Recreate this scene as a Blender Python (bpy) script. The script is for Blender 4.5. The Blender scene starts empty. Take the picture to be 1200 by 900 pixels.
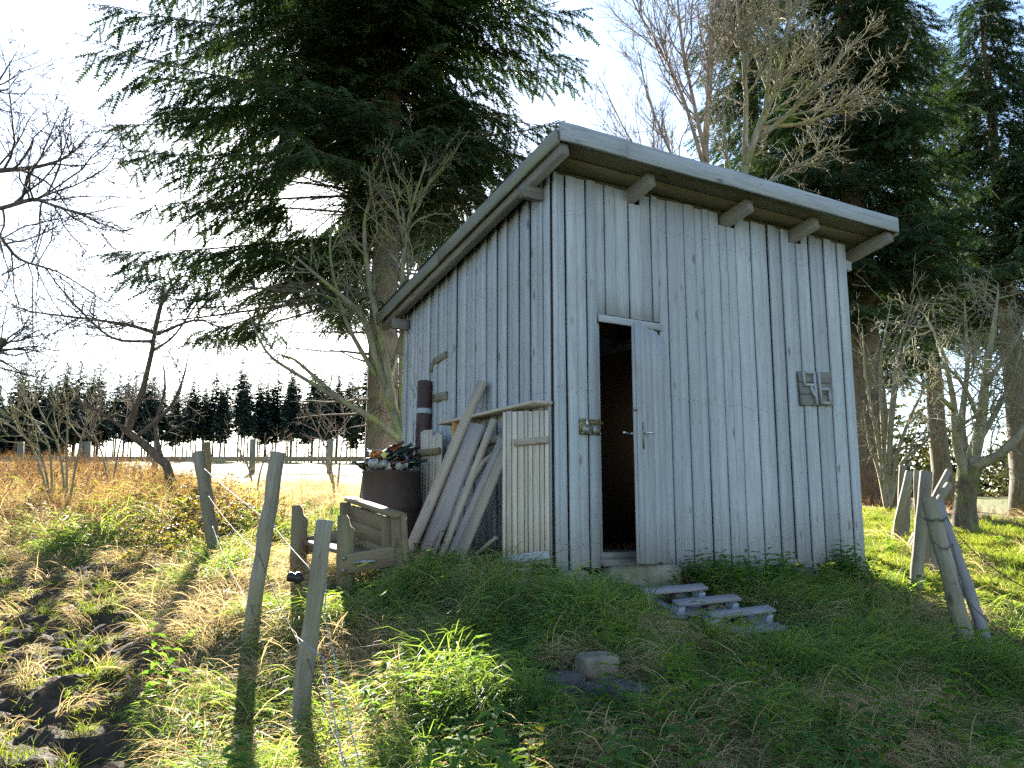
import bpy, math, random
import numpy as np
from mathutils import Vector, Matrix, Euler

R = math.radians
rng = np.random.RandomState(7)
random.seed(7)
scene = bpy.context.scene
col = scene.collection

# ------------------------------------------------------------------ camera, sky, sun, exposure
FPX, PITCH, EYE = 1000.0, 0.162, 0.324
cam_d = bpy.data.cameras.new('camera')
cam_d.sensor_width = 36.0
cam_d.lens = 36.0 * FPX / 1200.0
cam_d.clip_start = 0.05
cam_d.clip_end = 4000.0
cam = bpy.data.objects.new('camera', cam_d)
col.objects.link(cam)
cam.location = (0, 0, EYE)
cam.rotation_euler = (R(90) + PITCH, 0, 0)
scene.camera = cam

SUN_AZ, SUN_EL = R(-15.0), R(20.9)          # azimuth from +Y towards +X
world = bpy.data.worlds.new('World')
scene.world = world
world.use_nodes = True
wn = world.node_tree
sky = wn.nodes.new('ShaderNodeTexSky')
sky.sky_type = 'NISHITA'
sky.sun_disc = False
sky.sun_elevation = SUN_EL
sky.sun_rotation = SUN_AZ
sky.altitude = 400
sky.air_density = 1.0
sky.dust_density = 0.4
sky.ozone_density = 1.0
bgn = wn.nodes['Background']
wn.links.new(sky.outputs[0], bgn.inputs[0])
bgn.inputs[1].default_value = 0.05

sun_d = bpy.data.lights.new('sun', 'SUN')
sun_d.energy = 5.0
sun_d.angle = R(0.5)
sun_d.color = (1.0, 0.93, 0.80)
sun = bpy.data.objects.new('sun', sun_d)
col.objects.link(sun)
sdir = Vector((math.sin(SUN_AZ) * math.cos(SUN_EL), math.cos(SUN_AZ) * math.cos(SUN_EL), math.sin(SUN_EL)))
sun.rotation_euler = sdir.to_track_quat('Z', 'Y').to_euler()
sun.location = (0, 0, 30)

scene.view_settings.view_transform = 'Standard'
scene.view_settings.look = 'None'
scene.view_settings.exposure = 2.95
scene.view_settings.gamma = 1.0
scene.view_settings.use_curve_mapping = False
scene.render.engine = 'CYCLES'
cy = scene.cycles
cy.use_adaptive_sampling = True
cy.adaptive_threshold = 0.012
cy.max_bounces = 5
cy.diffuse_bounces = 2
cy.glossy_bounces = 2
cy.transmission_bounces = 3
cy.transparent_max_bounces = 4
cy.caustics_reflective = False
cy.caustics_refractive = False
cy.use_denoising = False
cy.sample_clamp_indirect = 0.35

# ------------------------------------------------------------------ small helpers
cp, sp = math.cos(PITCH), math.sin(PITCH)


def at(px, py, Y):
    """Point at ground distance Y that lies on the sight line of photograph pixel (px, py)."""
    d = ((px - 600) / FPX, 1.0, (450 - py) / FPX)
    v = (d[0], d[1] * cp - d[2] * sp, d[1] * sp + d[2] * cp)
    t = Y / v[1]
    return np.array([v[0] * t, Y, EYE + v[2] * t])


def pix(P):
    P = np.atleast_2d(P)
    z = P[:, 2] - EYE
    Z = np.maximum(P[:, 1] * cp + z * sp, 0.05)
    v = z * cp - P[:, 1] * sp
    return 600 + FPX * P[:, 0] / Z, 450 - FPX * v / Z


def tag(o, label=None, cat=None, group=None, kind=None):
    if label: o['label'] = label
    if cat: o['category'] = cat
    if group: o['group'] = group
    if kind: o['kind'] = kind
    return o


def empty(name, loc=(0, 0, 0), rz=0.0, parent=None):
    o = bpy.data.objects.new(name, None)
    o.empty_display_size = 0.1
    o.location = loc
    o.rotation_euler = (0, 0, rz)
    col.objects.link(o)
    if parent: o.parent = parent
    return o


def obj(name, me, mat=None, parent=None, loc=None, rot=None):
    o = bpy.data.objects.new(name, me)
    col.objects.link(o)
    if mat is not None and len(me.materials) == 0: me.materials.append(mat)
    if parent is not None: o.parent = parent
    if loc is not None: o.location = loc
    if rot is not None: o.rotation_euler = rot
    return o


def mesh_np(name, verts, faces, smooth=False, mats=None):
    """verts (n,3); faces: list of (k,m) int arrays (m = 3, 4 ...)."""
    me = bpy.data.meshes.new(name)
    verts = np.asarray(verts, dtype=np.float32)
    me.vertices.add(len(verts))
    me.vertices.foreach_set('co', verts.ravel())
    if not isinstance(faces, list): faces = [faces]
    faces = [np.asarray(f, dtype=np.int32) for f in faces if len(f)]
    tot = np.concatenate([np.full(len(f), f.shape[1], dtype=np.int32) for f in faces])
    idx = np.concatenate([f.ravel() for f in faces])
    start = np.zeros(len(tot), dtype=np.int32)
    start[1:] = np.cumsum(tot)[:-1]
    me.loops.add(len(idx))
    me.loops.foreach_set('vertex_index', idx)
    me.polygons.add(len(tot))
    me.polygons.foreach_set('loop_start', start)
    me.polygons.foreach_set('loop_total', tot)
    if smooth:
        me.polygons.foreach_set('use_smooth', np.ones(len(tot), dtype=bool))
    me.update(calc_edges=True)
    me.validate()
    if mats:
        for m in mats: me.materials.append(m)
    return me


def vnoise(x, y, seed=0):
    """smooth 2-D value noise 0..1, vectorised"""
    xi = np.floor(x).astype(np.int64); yi = np.floor(y).astype(np.int64)
    fx = x - xi; fy = y - yi
    fx = fx * fx * (3 - 2 * fx); fy = fy * fy * (3 - 2 * fy)

    def h(a, b):
        n = (a * 374761393 + b * 668265263 + seed * 974634777) & 0x7fffffff
        n = ((n ^ (n >> 13)) * 1274126177) & 0x7fffffff
        return ((n ^ (n >> 16)) & 0xffff) / 65535.0
    a = h(xi, yi); b = h(xi + 1, yi); c = h(xi, yi + 1); d = h(xi + 1, yi + 1)
    return (a * (1 - fx) + b * fx) * (1 - fy) + (c * (1 - fx) + d * fx) * fy


def fbm(x, y, seed=0, octv=4):
    s = 0; a = 1; t = 0
    for k in range(octv):
        s = s + a * vnoise(x * 2 ** k, y * 2 ** k, seed + k * 13)
        t += a; a *= 0.5
    return s / t


def sstep(a, b, x):
    t = np.clip((x - a) / (b - a), 0, 1)
    return t * t * (3 - 2 * t)


# ------------------------------------------------------------------ materials
def newmat(name):
    m = bpy.data.materials.new(name)
    m.use_nodes = True
    nt = m.node_tree
    b = nt.nodes['Principled BSDF']
    b.inputs['Specular IOR Level'].default_value = 0.25
    return m, nt, b


def nd(nt, typ, **kw):
    n = nt.nodes.new(typ)
    for k, v in kw.items(): setattr(n, k, v)
    return n


def ramp(nt, fac, stops):
    r = nd(nt, 'ShaderNodeValToRGB')
    e = r.color_ramp.elements
    while len(e) < len(stops): e.new(0.5)
    for i, (p, c) in enumerate(stops):
        e[i].position = p
        e[i].color = (c[0], c[1], c[2], 1) if not isinstance(c, (int, float)) else (c, c, c, 1)
    nt.links.new(fac, r.inputs[0])
    return r.outputs[0]


def mixc(nt, fac, a, b, mode='MIX'):
    m = nd(nt, 'ShaderNodeMix', data_type='RGBA', blend_type=mode)
    for s, v in ((m.inputs[0], fac), (m.inputs[6], a), (m.inputs[7], b)):
        if isinstance(v, (int, float)): s.default_value = v
        elif isinstance(v, (tuple, list)): s.default_value = (v[0], v[1], v[2], 1)
        else: nt.links.new(v, s)
    return m.outputs[2]


def math_n(nt, op, a, b=None):
    m = nd(nt, 'ShaderNodeMath', operation=op)
    for s, v in ((m.inputs[0], a), (m.inputs[1], b)):
        if v is None: continue
        if isinstance(v, (int, float)): s.default_value = v
        else: nt.links.new(v, s)
    return m.outputs[0]


def noise(nt, vec, scale, detail=4, rough=0.55, dist=0.0):
    n = nd(nt, 'ShaderNodeTexNoise')
    n.inputs['Scale'].default_value = scale
    n.inputs['Detail'].default_value = detail
    n.inputs['Roughness'].default_value = rough
    n.inputs['Distortion'].default_value = dist
    if vec is not None: nt.links.new(vec, n.inputs['Vector'])
    return n.outputs['Fac']


def mapping(nt, vec, scale):
    m = nd(nt, 'ShaderNodeMapping')
    m.inputs['Scale'].default_value = scale
    nt.links.new(vec, m.inputs['Vector'])
    return m.outputs[0]


def wood(name, light, dark, vary=0.25, green=None, grain=1.0, knots=True, rough=0.85, stain=0.35, bump=0.35):
    """weathered timber; the grain runs along local Z"""
    m, nt, b = newmat(name)
    tc = nd(nt, 'ShaderNodeTexCoord')
    oi = nd(nt, 'ShaderNodeObjectInfo')
    cm = nd(nt, 'ShaderNodeCombineXYZ')
    nt.links.new(math_n(nt, 'MULTIPLY', oi.outputs['Random'], 37.0), cm.inputs[0])
    nt.links.new(math_n(nt, 'MULTIPLY', oi.outputs['Random'], 91.0), cm.inputs[2])
    ad = nd(nt, 'ShaderNodeVectorMath', operation='ADD')
    nt.links.new(tc.outputs['Object'], ad.inputs[0])
    nt.links.new(cm.outputs[0], ad.inputs[1])
    P = ad.outputs[0]
    g1 = noise(nt, mapping(nt, P, (55 * grain, 55 * grain, 1.6)), 1.0, 6, 0.65, 0.6)
    g2 = noise(nt, mapping(nt, P, (160 * grain, 160 * grain, 5)), 1.0, 3, 0.6)
    blot = noise(nt, mapping(nt, P, (7, 7, 1.7)), 1.0, 4, 0.6)
    c = ramp(nt, g1, [(0.28, dark), (0.62, light)])
    c2 = ramp(nt, g2, [(0.30, [x * 0.62 for x in light]), (0.60, [min(1, x * 1.08) for x in light])])
    c = mixc(nt, 0.48, c, c2)
    c = mixc(nt, ramp(nt, blot, [(0.42, 0.0), (0.72, stain)]), c, [x * 0.75 for x in dark])
    if green:
        gm = noise(nt, mapping(nt, P, (5, 5, 1.1)), 1.3, 3, 0.6)
        c = mixc(nt, ramp(nt, gm, [(0.42, 0.0), (0.68, 0.75)]), c, green)
    if knots:
        v = nd(nt, 'ShaderNodeTexVoronoi')
        v.inputs['Scale'].default_value = 1.0
        nt.links.new(mapping(nt, P, (6.1, 6.1, 2.6)), v.inputs['Vector'])
        k = ramp(nt, v.outputs['Distance'], [(0.06, 1.0), (0.15, 0.0)])
        sx = nd(nt, 'ShaderNodeSeparateColor'); nt.links.new(v.outputs['Color'], sx.inputs[0])
        k = math_n(nt, 'MULTIPLY', k, math_n(nt, 'GREATER_THAN', sx.outputs[0], .40))
        c = mixc(nt, math_n(nt, 'MULTIPLY', k, 0.65), c, [x * 0.35 for x in dark])
        v2 = nd(nt, 'ShaderNodeTexVoronoi')
        nt.links.new(mapping(nt, P, (19, 19, 6)), v2.inputs['Vector'])
        v2.inputs['Scale'].default_value = 1.0
        k2 = ramp(nt, v2.outputs['Distance'], [(0.05, 1.0), (0.13, 0.0)])
        sx2 = nd(nt, 'ShaderNodeSeparateColor'); nt.links.new(v2.outputs['Color'], sx2.inputs[0])
        k2 = math_n(nt, 'MULTIPLY', k2, math_n(nt, 'GREATER_THAN', sx2.outputs[1], .52))
        c = mixc(nt, math_n(nt, 'MULTIPLY', k2, 0.5), c, [x * 0.35 for x in dark])
    # every board has aged its own way
    vr = math_n(nt, 'ADD', math_n(nt, 'MULTIPLY', oi.outputs['Random'], vary), 1.0 - vary * 0.5)
    hv = nd(nt, 'ShaderNodeHueSaturation')
    nt.links.new(c, hv.inputs['Color'])
    nt.links.new(vr, hv.inputs['Value'])
    nt.links.new(hv.outputs[0], b.inputs['Base Color'])
    b.inputs['Roughness'].default_value = rough
    bp = nd(nt, 'ShaderNodeBump')
    bp.inputs['Strength'].default_value = bump
    bp.inputs['Distance'].default_value = 0.006
    nt.links.new(g1, bp.inputs['Height'])
    nt.links.new(bp.outputs[0], b.inputs['Normal'])
    return m


def leafmat(name, stops, trans=0.5, tint=(1.0, 1.0, 0.55), rough=0.5, patch=0.0, patch_col=(0.3, 0.25, 0.12), spec=0.2):
    """thin leaves and blades: diffuse + light passing through; colour differs from clump to clump"""
    m, nt, b = newmat(name)
    oi = nd(nt, 'ShaderNodeObjectInfo')
    ge = nd(nt, 'ShaderNodeNewGeometry')
    n = noise(nt, ge.outputs['Position'], 1.1, 3, 0.6)
    fac = math_n(nt, 'ADD', math_n(nt, 'MULTIPLY', oi.outputs['Random'], 0.35),
                 math_n(nt, 'MULTIPLY', ge.outputs['Random Per Island'], 0.55))
    fac = math_n(nt, 'ADD', fac, math_n(nt, 'MULTIPLY', math_n(nt, 'SUBTRACT', n, 0.5), 0.9))
    c = ramp(nt, fac, stops)
    nt.links.new(c, b.inputs['Base Color'])
    b.inputs['Roughness'].default_value = rough
    b.inputs['Specular IOR Level'].default_value = spec
    tr = nd(nt, 'ShaderNodeBsdfTranslucent')
    nt.links.new(mixc(nt, 1.0, c, tint, 'MULTIPLY'), tr.inputs[0])
    mx = nd(nt, 'ShaderNodeMixShader')
    mx.inputs[0].default_value = trans
    nt.links.new(b.outputs[0], mx.inputs[1])
    nt.links.new(tr.outputs[0], mx.inputs[2])
    nt.links.new(mx.outputs[0], nt.nodes['Material Output'].inputs[0])
    return m


def bark(name, light, dark, moss=None, scale=1.0, mossamt=0.6):
    m, nt, b = newmat(name)
    tc = nd(nt, 'ShaderNodeTexCoord')
    P = tc.outputs['Object']
    n1 = noise(nt, mapping(nt, P, (18 * scale, 18 * scale, 5 * scale)), 1.0, 6, 0.65, 0.4)
    n2 = noise(nt, P, 4.0 * scale, 4, 0.6)
    c = ramp(nt, n1, [(0.32, dark), (0.66, light)])
    if moss:
        c = mixc(nt, ramp(nt, n2, [(0.46, 0.0), (0.62, mossamt)]), c, moss)
    nt.links.new(c, b.inputs['Base Color'])
    b.inputs['Roughness'].default_value = 0.9
    bp = nd(nt, 'ShaderNodeBump')
    bp.inputs['Strength'].default_value = 0.8
    bp.inputs['Distance'].default_value = 0.03
    nt.links.new(n1, bp.inputs['Height'])
    nt.links.new(bp.outputs[0], b.inputs['Normal'])
    return m


def plain(name, c, rough=0.6, metal=0.0, var=0.25, scale=14.0, c2=None, spec=0.3):
    m, nt, b = newmat(name)
    tc = nd(nt, 'ShaderNodeTexCoord')
    n = noise(nt, tc.outputs['Object'], scale, 5, 0.6)
    c2 = c2 or [x * (1 - var) for x in c]
    nt.links.new(ramp(nt, n, [(0.35, c2), (0.62, c)]), b.inputs['Base Color'])
    b.inputs['Roughness'].default_value = rough
    b.inputs['Metallic'].default_value = metal
    b.inputs['Specular IOR Level'].default_value = spec
    bp = nd(nt, 'ShaderNodeBump')
    bp.inputs['Strength'].default_value = 0.25
    bp.inputs['Distance'].default_value = 0.01
    nt.links.new(n, bp.inputs['Height'])
    nt.links.new(bp.outputs[0], b.inputs['Normal'])
    return m


M = {}
M['wall'] = wood('weathered_board', (0.375, 0.41, 0.455), (0.235, 0.258, 0.287), vary=0.24, stain=0.28)
M['wall_dark'] = wood('shade_dark_board', (0.10, 0.085, 0.07), (0.05, 0.043, 0.035), knots=False)  # dark tone puts shade into the colour behind the wall boards
M['roofwood'] = wood('weathered_roof_timber', (0.20, 0.205, 0.20), (0.09, 0.095, 0.085), green=(0.17, 0.20, 0.10), stain=0.4)
M['fascia'] = wood('weathered_fascia', (0.34, 0.37, 0.41), (0.17, 0.185, 0.205), vary=0.1)
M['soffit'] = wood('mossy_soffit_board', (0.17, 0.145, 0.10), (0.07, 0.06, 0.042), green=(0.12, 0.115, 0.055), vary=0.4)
M['beam'] = wood('grey_rafter', (0.19, 0.185, 0.175), (0.09, 0.087, 0.08), stain=0.4)
M['door'] = wood('weathered_door_board', (0.335, 0.36, 0.39), (0.20, 0.215, 0.235), vary=0.2)
M['panel'] = wood('pale_matchboard', (0.45, 0.41, 0.35), (0.32, 0.285, 0.235), vary=0.30, stain=0.15)
M['plank'] = wood('grey_spare_plank', (0.36, 0.315, 0.265), (0.18, 0.145, 0.115), vary=0.25)
M['plank_blue'] = wood('blue_grey_spare_board', (0.31, 0.285, 0.275), (0.17, 0.15, 0.14), vary=0.15)
M['post'] = wood('grey_fence_post', (0.27, 0.245, 0.205), (0.06, 0.052, 0.042), green=(0.17, 0.165, 0.09), vary=0.3, bump=1.0, stain=.6)
M['bench'] = wood('brown_bench_timber', (0.175, 0.135, 0.095), (0.08, 0.06, 0.04), vary=0.2, green=(0.18, 0.18, 0.09))
M['orange'] = wood('raw_orange_board', (0.52, 0.27, 0.09), (0.36, 0.17, 0.05), vary=0.1)
M['pallet'] = wood('grey_violet_pallet_board', (0.24, 0.235, 0.26), (0.12, 0.115, 0.13), vary=0.2)
M['stub'] = wood('blue_grey_block', (0.30, 0.34, 0.40), (0.17, 0.19, 0.23), vary=0.2, knots=False)
M['felt'] = plain('roofing_felt', (0.045, 0.045, 0.05), 0.9, var=0.4, scale=60)
M['roll'] = plain('brown_roofing_roll', (0.060, 0.034, 0.034), 0.55, var=0.4, scale=9)
M['band'] = plain('blue_grey_band', (0.30, 0.36, 0.40), 0.6)
M['rust'] = plain('rusty_drum_steel', (0.040, 0.031, 0.030), 0.7, var=0.5, scale=7, c2=(0.062, 0.040, 0.030))
M['metal'] = plain('bright_worn_metal', (0.62, 0.64, 0.66), 0.35, 0.9, 0.2, 30)
M['dmetal'] = plain('dull_galvanised_metal', (0.30, 0.31, 0.29), 0.5, 0.7, 0.5, 30)
M['brass'] = plain('tarnished_brass', (0.24, 0.21, 0.09), 0.55, 0.5, 0.4, 30)
M['wire'] = plain('rusted_wire', (0.09, 0.075, 0.065), 0.8, 0.1, 0.3, 20)
M['rope'] = plain('blue_white_rope', (0.25, 0.31, 0.40), 0.7, 0.0, 0.35, 120)
M['black'] = plain('black_plastic', (0.02, 0.02, 0.022), 0.4)
M['concrete'] = plain('mossy_concrete', (0.22, 0.21, 0.18), 0.95, var=0.4, scale=9, c2=(0.11, 0.12, 0.07))
M['stone'] = plain('field_stone', (0.19, 0.17, 0.135), 0.9, var=0.45, scale=11)
M['dstone'] = plain('dark_field_stone', (0.085, 0.08, 0.085), 0.9, var=0.45, scale=11)
M['bark_spruce'] = bark('spruce_bark', (0.17, 0.135, 0.105), (0.06, 0.048, 0.038), moss=(0.12, 0.13, 0.05), mossamt=0.4)
M['bark_elder'] = bark('lichen_bark', (0.27, 0.255, 0.195), (0.11, 0.10, 0.07), moss=(0.22, 0.25, 0.08), mossamt=0.8)
M['bark_dark'] = bark('dark_bark', (0.13, 0.11, 0.095), (0.055, 0.045, 0.04))
M['bark_moss'] = bark('mossy_dark_bark', (0.15, 0.125, 0.09), (0.055, 0.045, 0.03), moss=(0.13, 0.15, 0.04), mossamt=.8)
M['bark_pale'] = bark('pale_lichen_bark', (0.30, 0.28, 0.22), (0.14, 0.125, 0.09), moss=(0.22, 0.22, 0.07), mossamt=0.6)
M['bark_grey'] = bark('grey_twig_bark', (0.30, 0.26, 0.24), (0.15, 0.12, 0.11))
M['needles'] = leafmat('spruce_needles', [(0.1, (0.020, 0.042, 0.018)), (0.5, (0.034, 0.066, 0.026)), (0.9, (0.055, 0.085, 0.030))], 0.22, (1.0, 1.0, 0.5), 0.6)
M['needles_far'] = leafmat('hazed_far_needles', [(0.1, (0.034, 0.056, 0.050)), (0.5, (0.046, 0.074, 0.064)), (0.9, (0.060, 0.090, 0.072))], 0.15, (1, 1, .7), 0.7)  # distance haze put into the needle colour: paler and bluer
M['needles_old'] = leafmat('dry_spruce_twigs', [(0.1, (0.05, 0.035, 0.022)), (0.9, (0.09, 0.065, 0.035))], 0.2, (1, 1, .8), 0.8)
M['grass'] = leafmat('grass_blades', [(0.05, (0.085, 0.155, 0.060)), (0.40, (0.125, 0.215, 0.078)), (0.75, (0.18, 0.25, 0.09)), (1.0, (0.27, 0.275, 0.125))], 0.55, (1.75, 1.5, 0.45), 0.55, spec=0.2)
M['lawn'] = leafmat('lawn_blades', [(0.05, (0.070, 0.125, 0.030)), (0.5, (0.11, 0.165, 0.042)), (1.0, (0.21, 0.21, 0.07))], 0.60, (1.8, 1.5, 0.5), 0.6, spec=.1)
M['straw'] = leafmat('dry_straw', [(0.05, (0.25, 0.195, 0.115)), (0.5, (0.39, 0.31, 0.19)), (1.0, (0.50, 0.43, 0.29))], 0.48, (1.35, 1.25, 0.9), 0.7)
M['gold'] = leafmat('golden_dead_grass', [(0.05, (0.15, 0.095, 0.045)), (0.5, (0.25, 0.17, 0.08)), (1.0, (0.36, 0.27, 0.14))], 0.42, (1.3, 1.15, 0.75), 0.7)
M['weed'] = leafmat('weed_leaves', [(0.05, (0.050, 0.125, 0.040)), (0.5, (0.080, 0.175, 0.052)), (1.0, (0.16, 0.22, 0.06))], 0.58, (2.0, 1.7, 0.50), 0.7, spec=0.08)
M['bramble'] = leafmat('bramble_leaves', [(0.05, (0.08, 0.12, 0.025)), (0.45, (0.15, 0.15, 0.035)), (0.75, (0.20, 0.14, 0.04)), (1.0, (0.22, 0.10, 0.04))], 0.58, (1.9, 1.6, 0.6), 0.6)
M['hedge'] = leafmat('dull_hedge_leaves', [(0.05, (0.035, 0.045, 0.018)), (0.5, (0.06, 0.065, 0.025)), (1.0, (0.10, 0.085, 0.035))], 0.3, (1.1, 1, 0.6), 0.7)
M['deadweed'] = leafmat('dead_weed_stems', [(0.05, (0.13, 0.078, 0.042)), (0.5, (0.23, 0.145, 0.078)), (1.0, (0.33, 0.235, 0.135))], 0.48, (1.5, 1.25, 0.8), 0.8)

# ------------------------------------------------------------------ terrain height
TH = 1.033
A = np.array([math.sin(TH), math.cos(TH)])       # along the shed front
B = np.array([-math.cos(TH), math.sin(TH)])      # towards the shed back
C0 = np.array([0.304, 6.3])                      # near shed corner
W_, L_, HF, HB = 3.451, 2.726, 3.023, 2.491
SL = (HF - HB) / L_
SHED_RZ = math.atan2(A[1], A[0])


def sw(x, y):
    return C0 + x * A + y * B


def warp(xy):
    r = np.hypot(xy[:, 0], xy[:, 1] - 3) + 1e-9
    k = 8 * np.log1p(r / 8) / r
    return np.c_[xy[:, 0] * k, (xy[:, 1] - 3) * k]


ctrl = []
for (px_, py_, Y_) in [(345, 885, 4.1), (293, 752, 5.3), (250, 657, 7.7), (0, 885, 3.9), (0, 720, 6.6), (0, 630, 10.2),
                       (110, 590, 13.5), (200, 556, 22), (0, 552, 24), (400, 556, 22), (330, 610, 10.5), (400, 690, 6.2),
                       (560, 800, 4.35), (600, 885, 3.45), (480, 885, 3.6), (560, 700, 5.75), (650, 725, 5.35), (760, 890, 3.55), (830, 730, 6.1), (900, 800, 4.75),
                       (1140, 772, 6.0), (1165, 890, 4.15), (1072, 692, 8.0), (1130, 624, 12.5), (1190, 680, 9.2), (1180, 582, 36),
                       (1030, 592, 17), (1060, 613, 13)]:
    ctrl.append(at(px_, py_, Y_))
for (lx, ly, z) in [(0, 0, -.10), (W_, 0, -.17), (W_ / 2, 0, -.19), (.8, -.1, -.16), (.8, -.5, -.24), (0, L_, -.02), (W_, L_, -.02), (-.7, 1.4, -.03), (-.5, 2.0, -.02), (W_ / 2, L_ / 2, -.12), (-1.2, 2.6, .0)]:
    p = sw(lx, ly); ctrl.append(np.array([p[0], p[1], z]))
for p in [(0, 0, -1.30), (-2.5, 0.2, -1.25), (2.5, .2, -1.4), (0, -6, -2.2), (-9, -6, -1.8), (9, -6, -2.4), (-9, 4, -.6), (9, 4, -.9), (-40, 5, -.2), (40, 5, -.6), (0, -60, -6),
          (-70, 160, 11.6), (-30, 165, 11.4), (20, 170, 9.5), (90, 160, 6.0), (0, 24, 1.3), (14, 24, .6), (-40, 45, 3.3), (-12, 48, 3.3), (-40, 85, 5.9), (-15, 88, 6.0), (25, 55, 1.8), (-120, 60, 4), (120, 60, 2)]:
    ctrl.append(np.array(p, float))
ctrl = np.array(ctrl)
Kp = warp(ctrl[:, :2])


def _phi(d2):
    return 0.5 * d2 * np.log(d2 + 1e-12)


def _tps_fit():
    n = len(Kp)
    D = ((Kp[:, None, :] - Kp[None]) ** 2).sum(-1)
    Kmat = _phi(D) + np.eye(n) * 0.002
    Pm = np.c_[np.ones(n), Kp]
    Am = np.zeros((n + 3, n + 3))
    Am[:n, :n] = Kmat; Am[:n, n:] = Pm; Am[n:, :n] = Pm.T
    return np.linalg.solve(Am, np.r_[ctrl[:, 2], 0, 0, 0])


TPS = _tps_fit()


def gbase(x, y):
    x = np.atleast_1d(np.asarray(x, float)); y = np.atleast_1d(np.asarray(y, float))
    sh = x.shape
    q = warp(np.c_[x.ravel(), y.ravel()])
    out = np.zeros(len(q))
    for s in range(0, len(q), 20000):
        qq = q[s:s + 20000]
        D = ((qq[:, None, :] - Kp[None]) ** 2).sum(-1)
        out[s:s + 20000] = _phi(D) @ TPS[:-3] + TPS[-3] + qq @ TPS[-2:]
    r = np.hypot(x.ravel(), y.ravel())
    far = sstep(172, 420, r)                       # the ridge carries the far wood, the land drops behind it
    out = out * (1 - far) + far * (-25.0)
    return out.reshape(sh)


def mudmask(x, y):
    px_, py_ = pix(np.c_[np.ravel(x), np.ravel(y), gbase(x, y).ravel()])
    e = fbm(np.ravel(x) * 1.3, np.ravel(y) * 1.3, 5, 3)
    edge = 265 - (py_ - 660) * 0.05 + (e - 0.5) * 190
    m = (1 - sstep(edge - 60, edge + 40, px_)) * sstep(650, 700, py_ + (e - .5) * 60)
    m = m * (np.ravel(y) > 1.0)
    return m.reshape(np.shape(x))


def inside_shed(x, y, pad=0.0):
    dx = np.ravel(x) - C0[0]; dy = np.ravel(y) - C0[1]
    u = dx * A[0] + dy * A[1]; v = dx * B[0] + dy * B[1]
    return ((u > -pad) & (u < W_ + pad) & (v > -pad) & (v < L_ + pad)).reshape(np.shape(x))


def ground(x, y):
    x = np.atleast_1d(np.asarray(x, float)); y = np.atleast_1d(np.asarray(y, float))
    z = gbase(x, y)
    mm = mudmask(x, y)
    near = 1 - sstep(14, 30, np.hypot(x, y))
    b = (fbm(x * 1.7, y * 1.7, 1, 4) - .5) * 0.09 + (fbm(x * 6, y * 6, 2, 3) - .5) * .05
    clod = (np.abs(fbm(x * 7.0, y * 7.0, 3, 4) - .5) * 2)
    pits = np.maximum(0, .42 - vnoise(x * 4.3 + 3, y * 4.3, 9)) * .34
    mud = (0.16 - clod * .36) * .42 - pits * .5 + (fbm(x * 11, y * 11, 4, 3) - .5) * .085
    z = z + near * (b * (1 - .4 * mm) + mm * mud)
    z = z + (1 - near) * (fbm(x * .12, y * .12, 6, 3) - .5) * 0.6 * sstep(14, 60, np.hypot(x, y))
    return z


def gz(x, y):
    return float(ground(np.array([x]), np.array([y]))[0])


def foot(px_, py_):
    """where the sight line of a photograph pixel meets the ground"""
    Ys = np.exp(np.linspace(math.log(2.0), math.log(60), 700))
    Q = np.array([at(px_, py_, Y_) for Y_ in Ys])
    below = np.nonzero(Q[:, 2] <= ground(Q[:, 0], Q[:, 1]))[0]
    return Q[below[0]] if len(below) else Q[-1]


def axis(lo, hi, flo, fhi, step, grow=1.16):
    v = list(np.arange(flo, fhi + 1e-6, step))
    s = step
    while v[-1] < hi: s *= grow; v.append(v[-1] + s)
    s = step
    while v[0] > lo: s *= grow; v.insert(0, v[0] - s)
    return np.array(v)


xs = axis(-900, 900, -4.2, 4.8, 0.042)
ys = axis(-300, 1500, 2.0, 9.5, 0.042)
GX, GY = np.meshgrid(xs, ys)
GZ = ground(GX, GY)
nx, ny = len(xs), len(ys)
ii = np.arange(nx * ny).reshape(ny, nx)
gf = np.stack([ii[:-1, :-1], ii[:-1, 1:], ii[1:, 1:], ii[1:, :-1]], -1).reshape(-1, 4)
gme = mesh_np('ground', np.c_[GX.ravel(), GY.ravel(), GZ.ravel()], gf, smooth=True)
att = gme.attributes.new('mud', 'FLOAT', 'POINT')
att.data.foreach_set('value', mudmask(GX, GY).ravel().astype(np.float32))
gpx, gpy = pix(np.c_[GX.ravel(), GY.ravel(), GZ.ravel()])
# bare needle litter and dead bracken under the right-hand trees and at the back of the left plot
litt = np.exp(-(((GX.ravel() - 7.0) / 2.6) ** 2 + ((GY.ravel() - 16.0) / 2.6) ** 2))
att = gme.attributes.new('litter', 'FLOAT', 'POINT')
att.data.foreach_set('value', np.clip(litt * 1.4, 0, 1).astype(np.float32))


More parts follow.
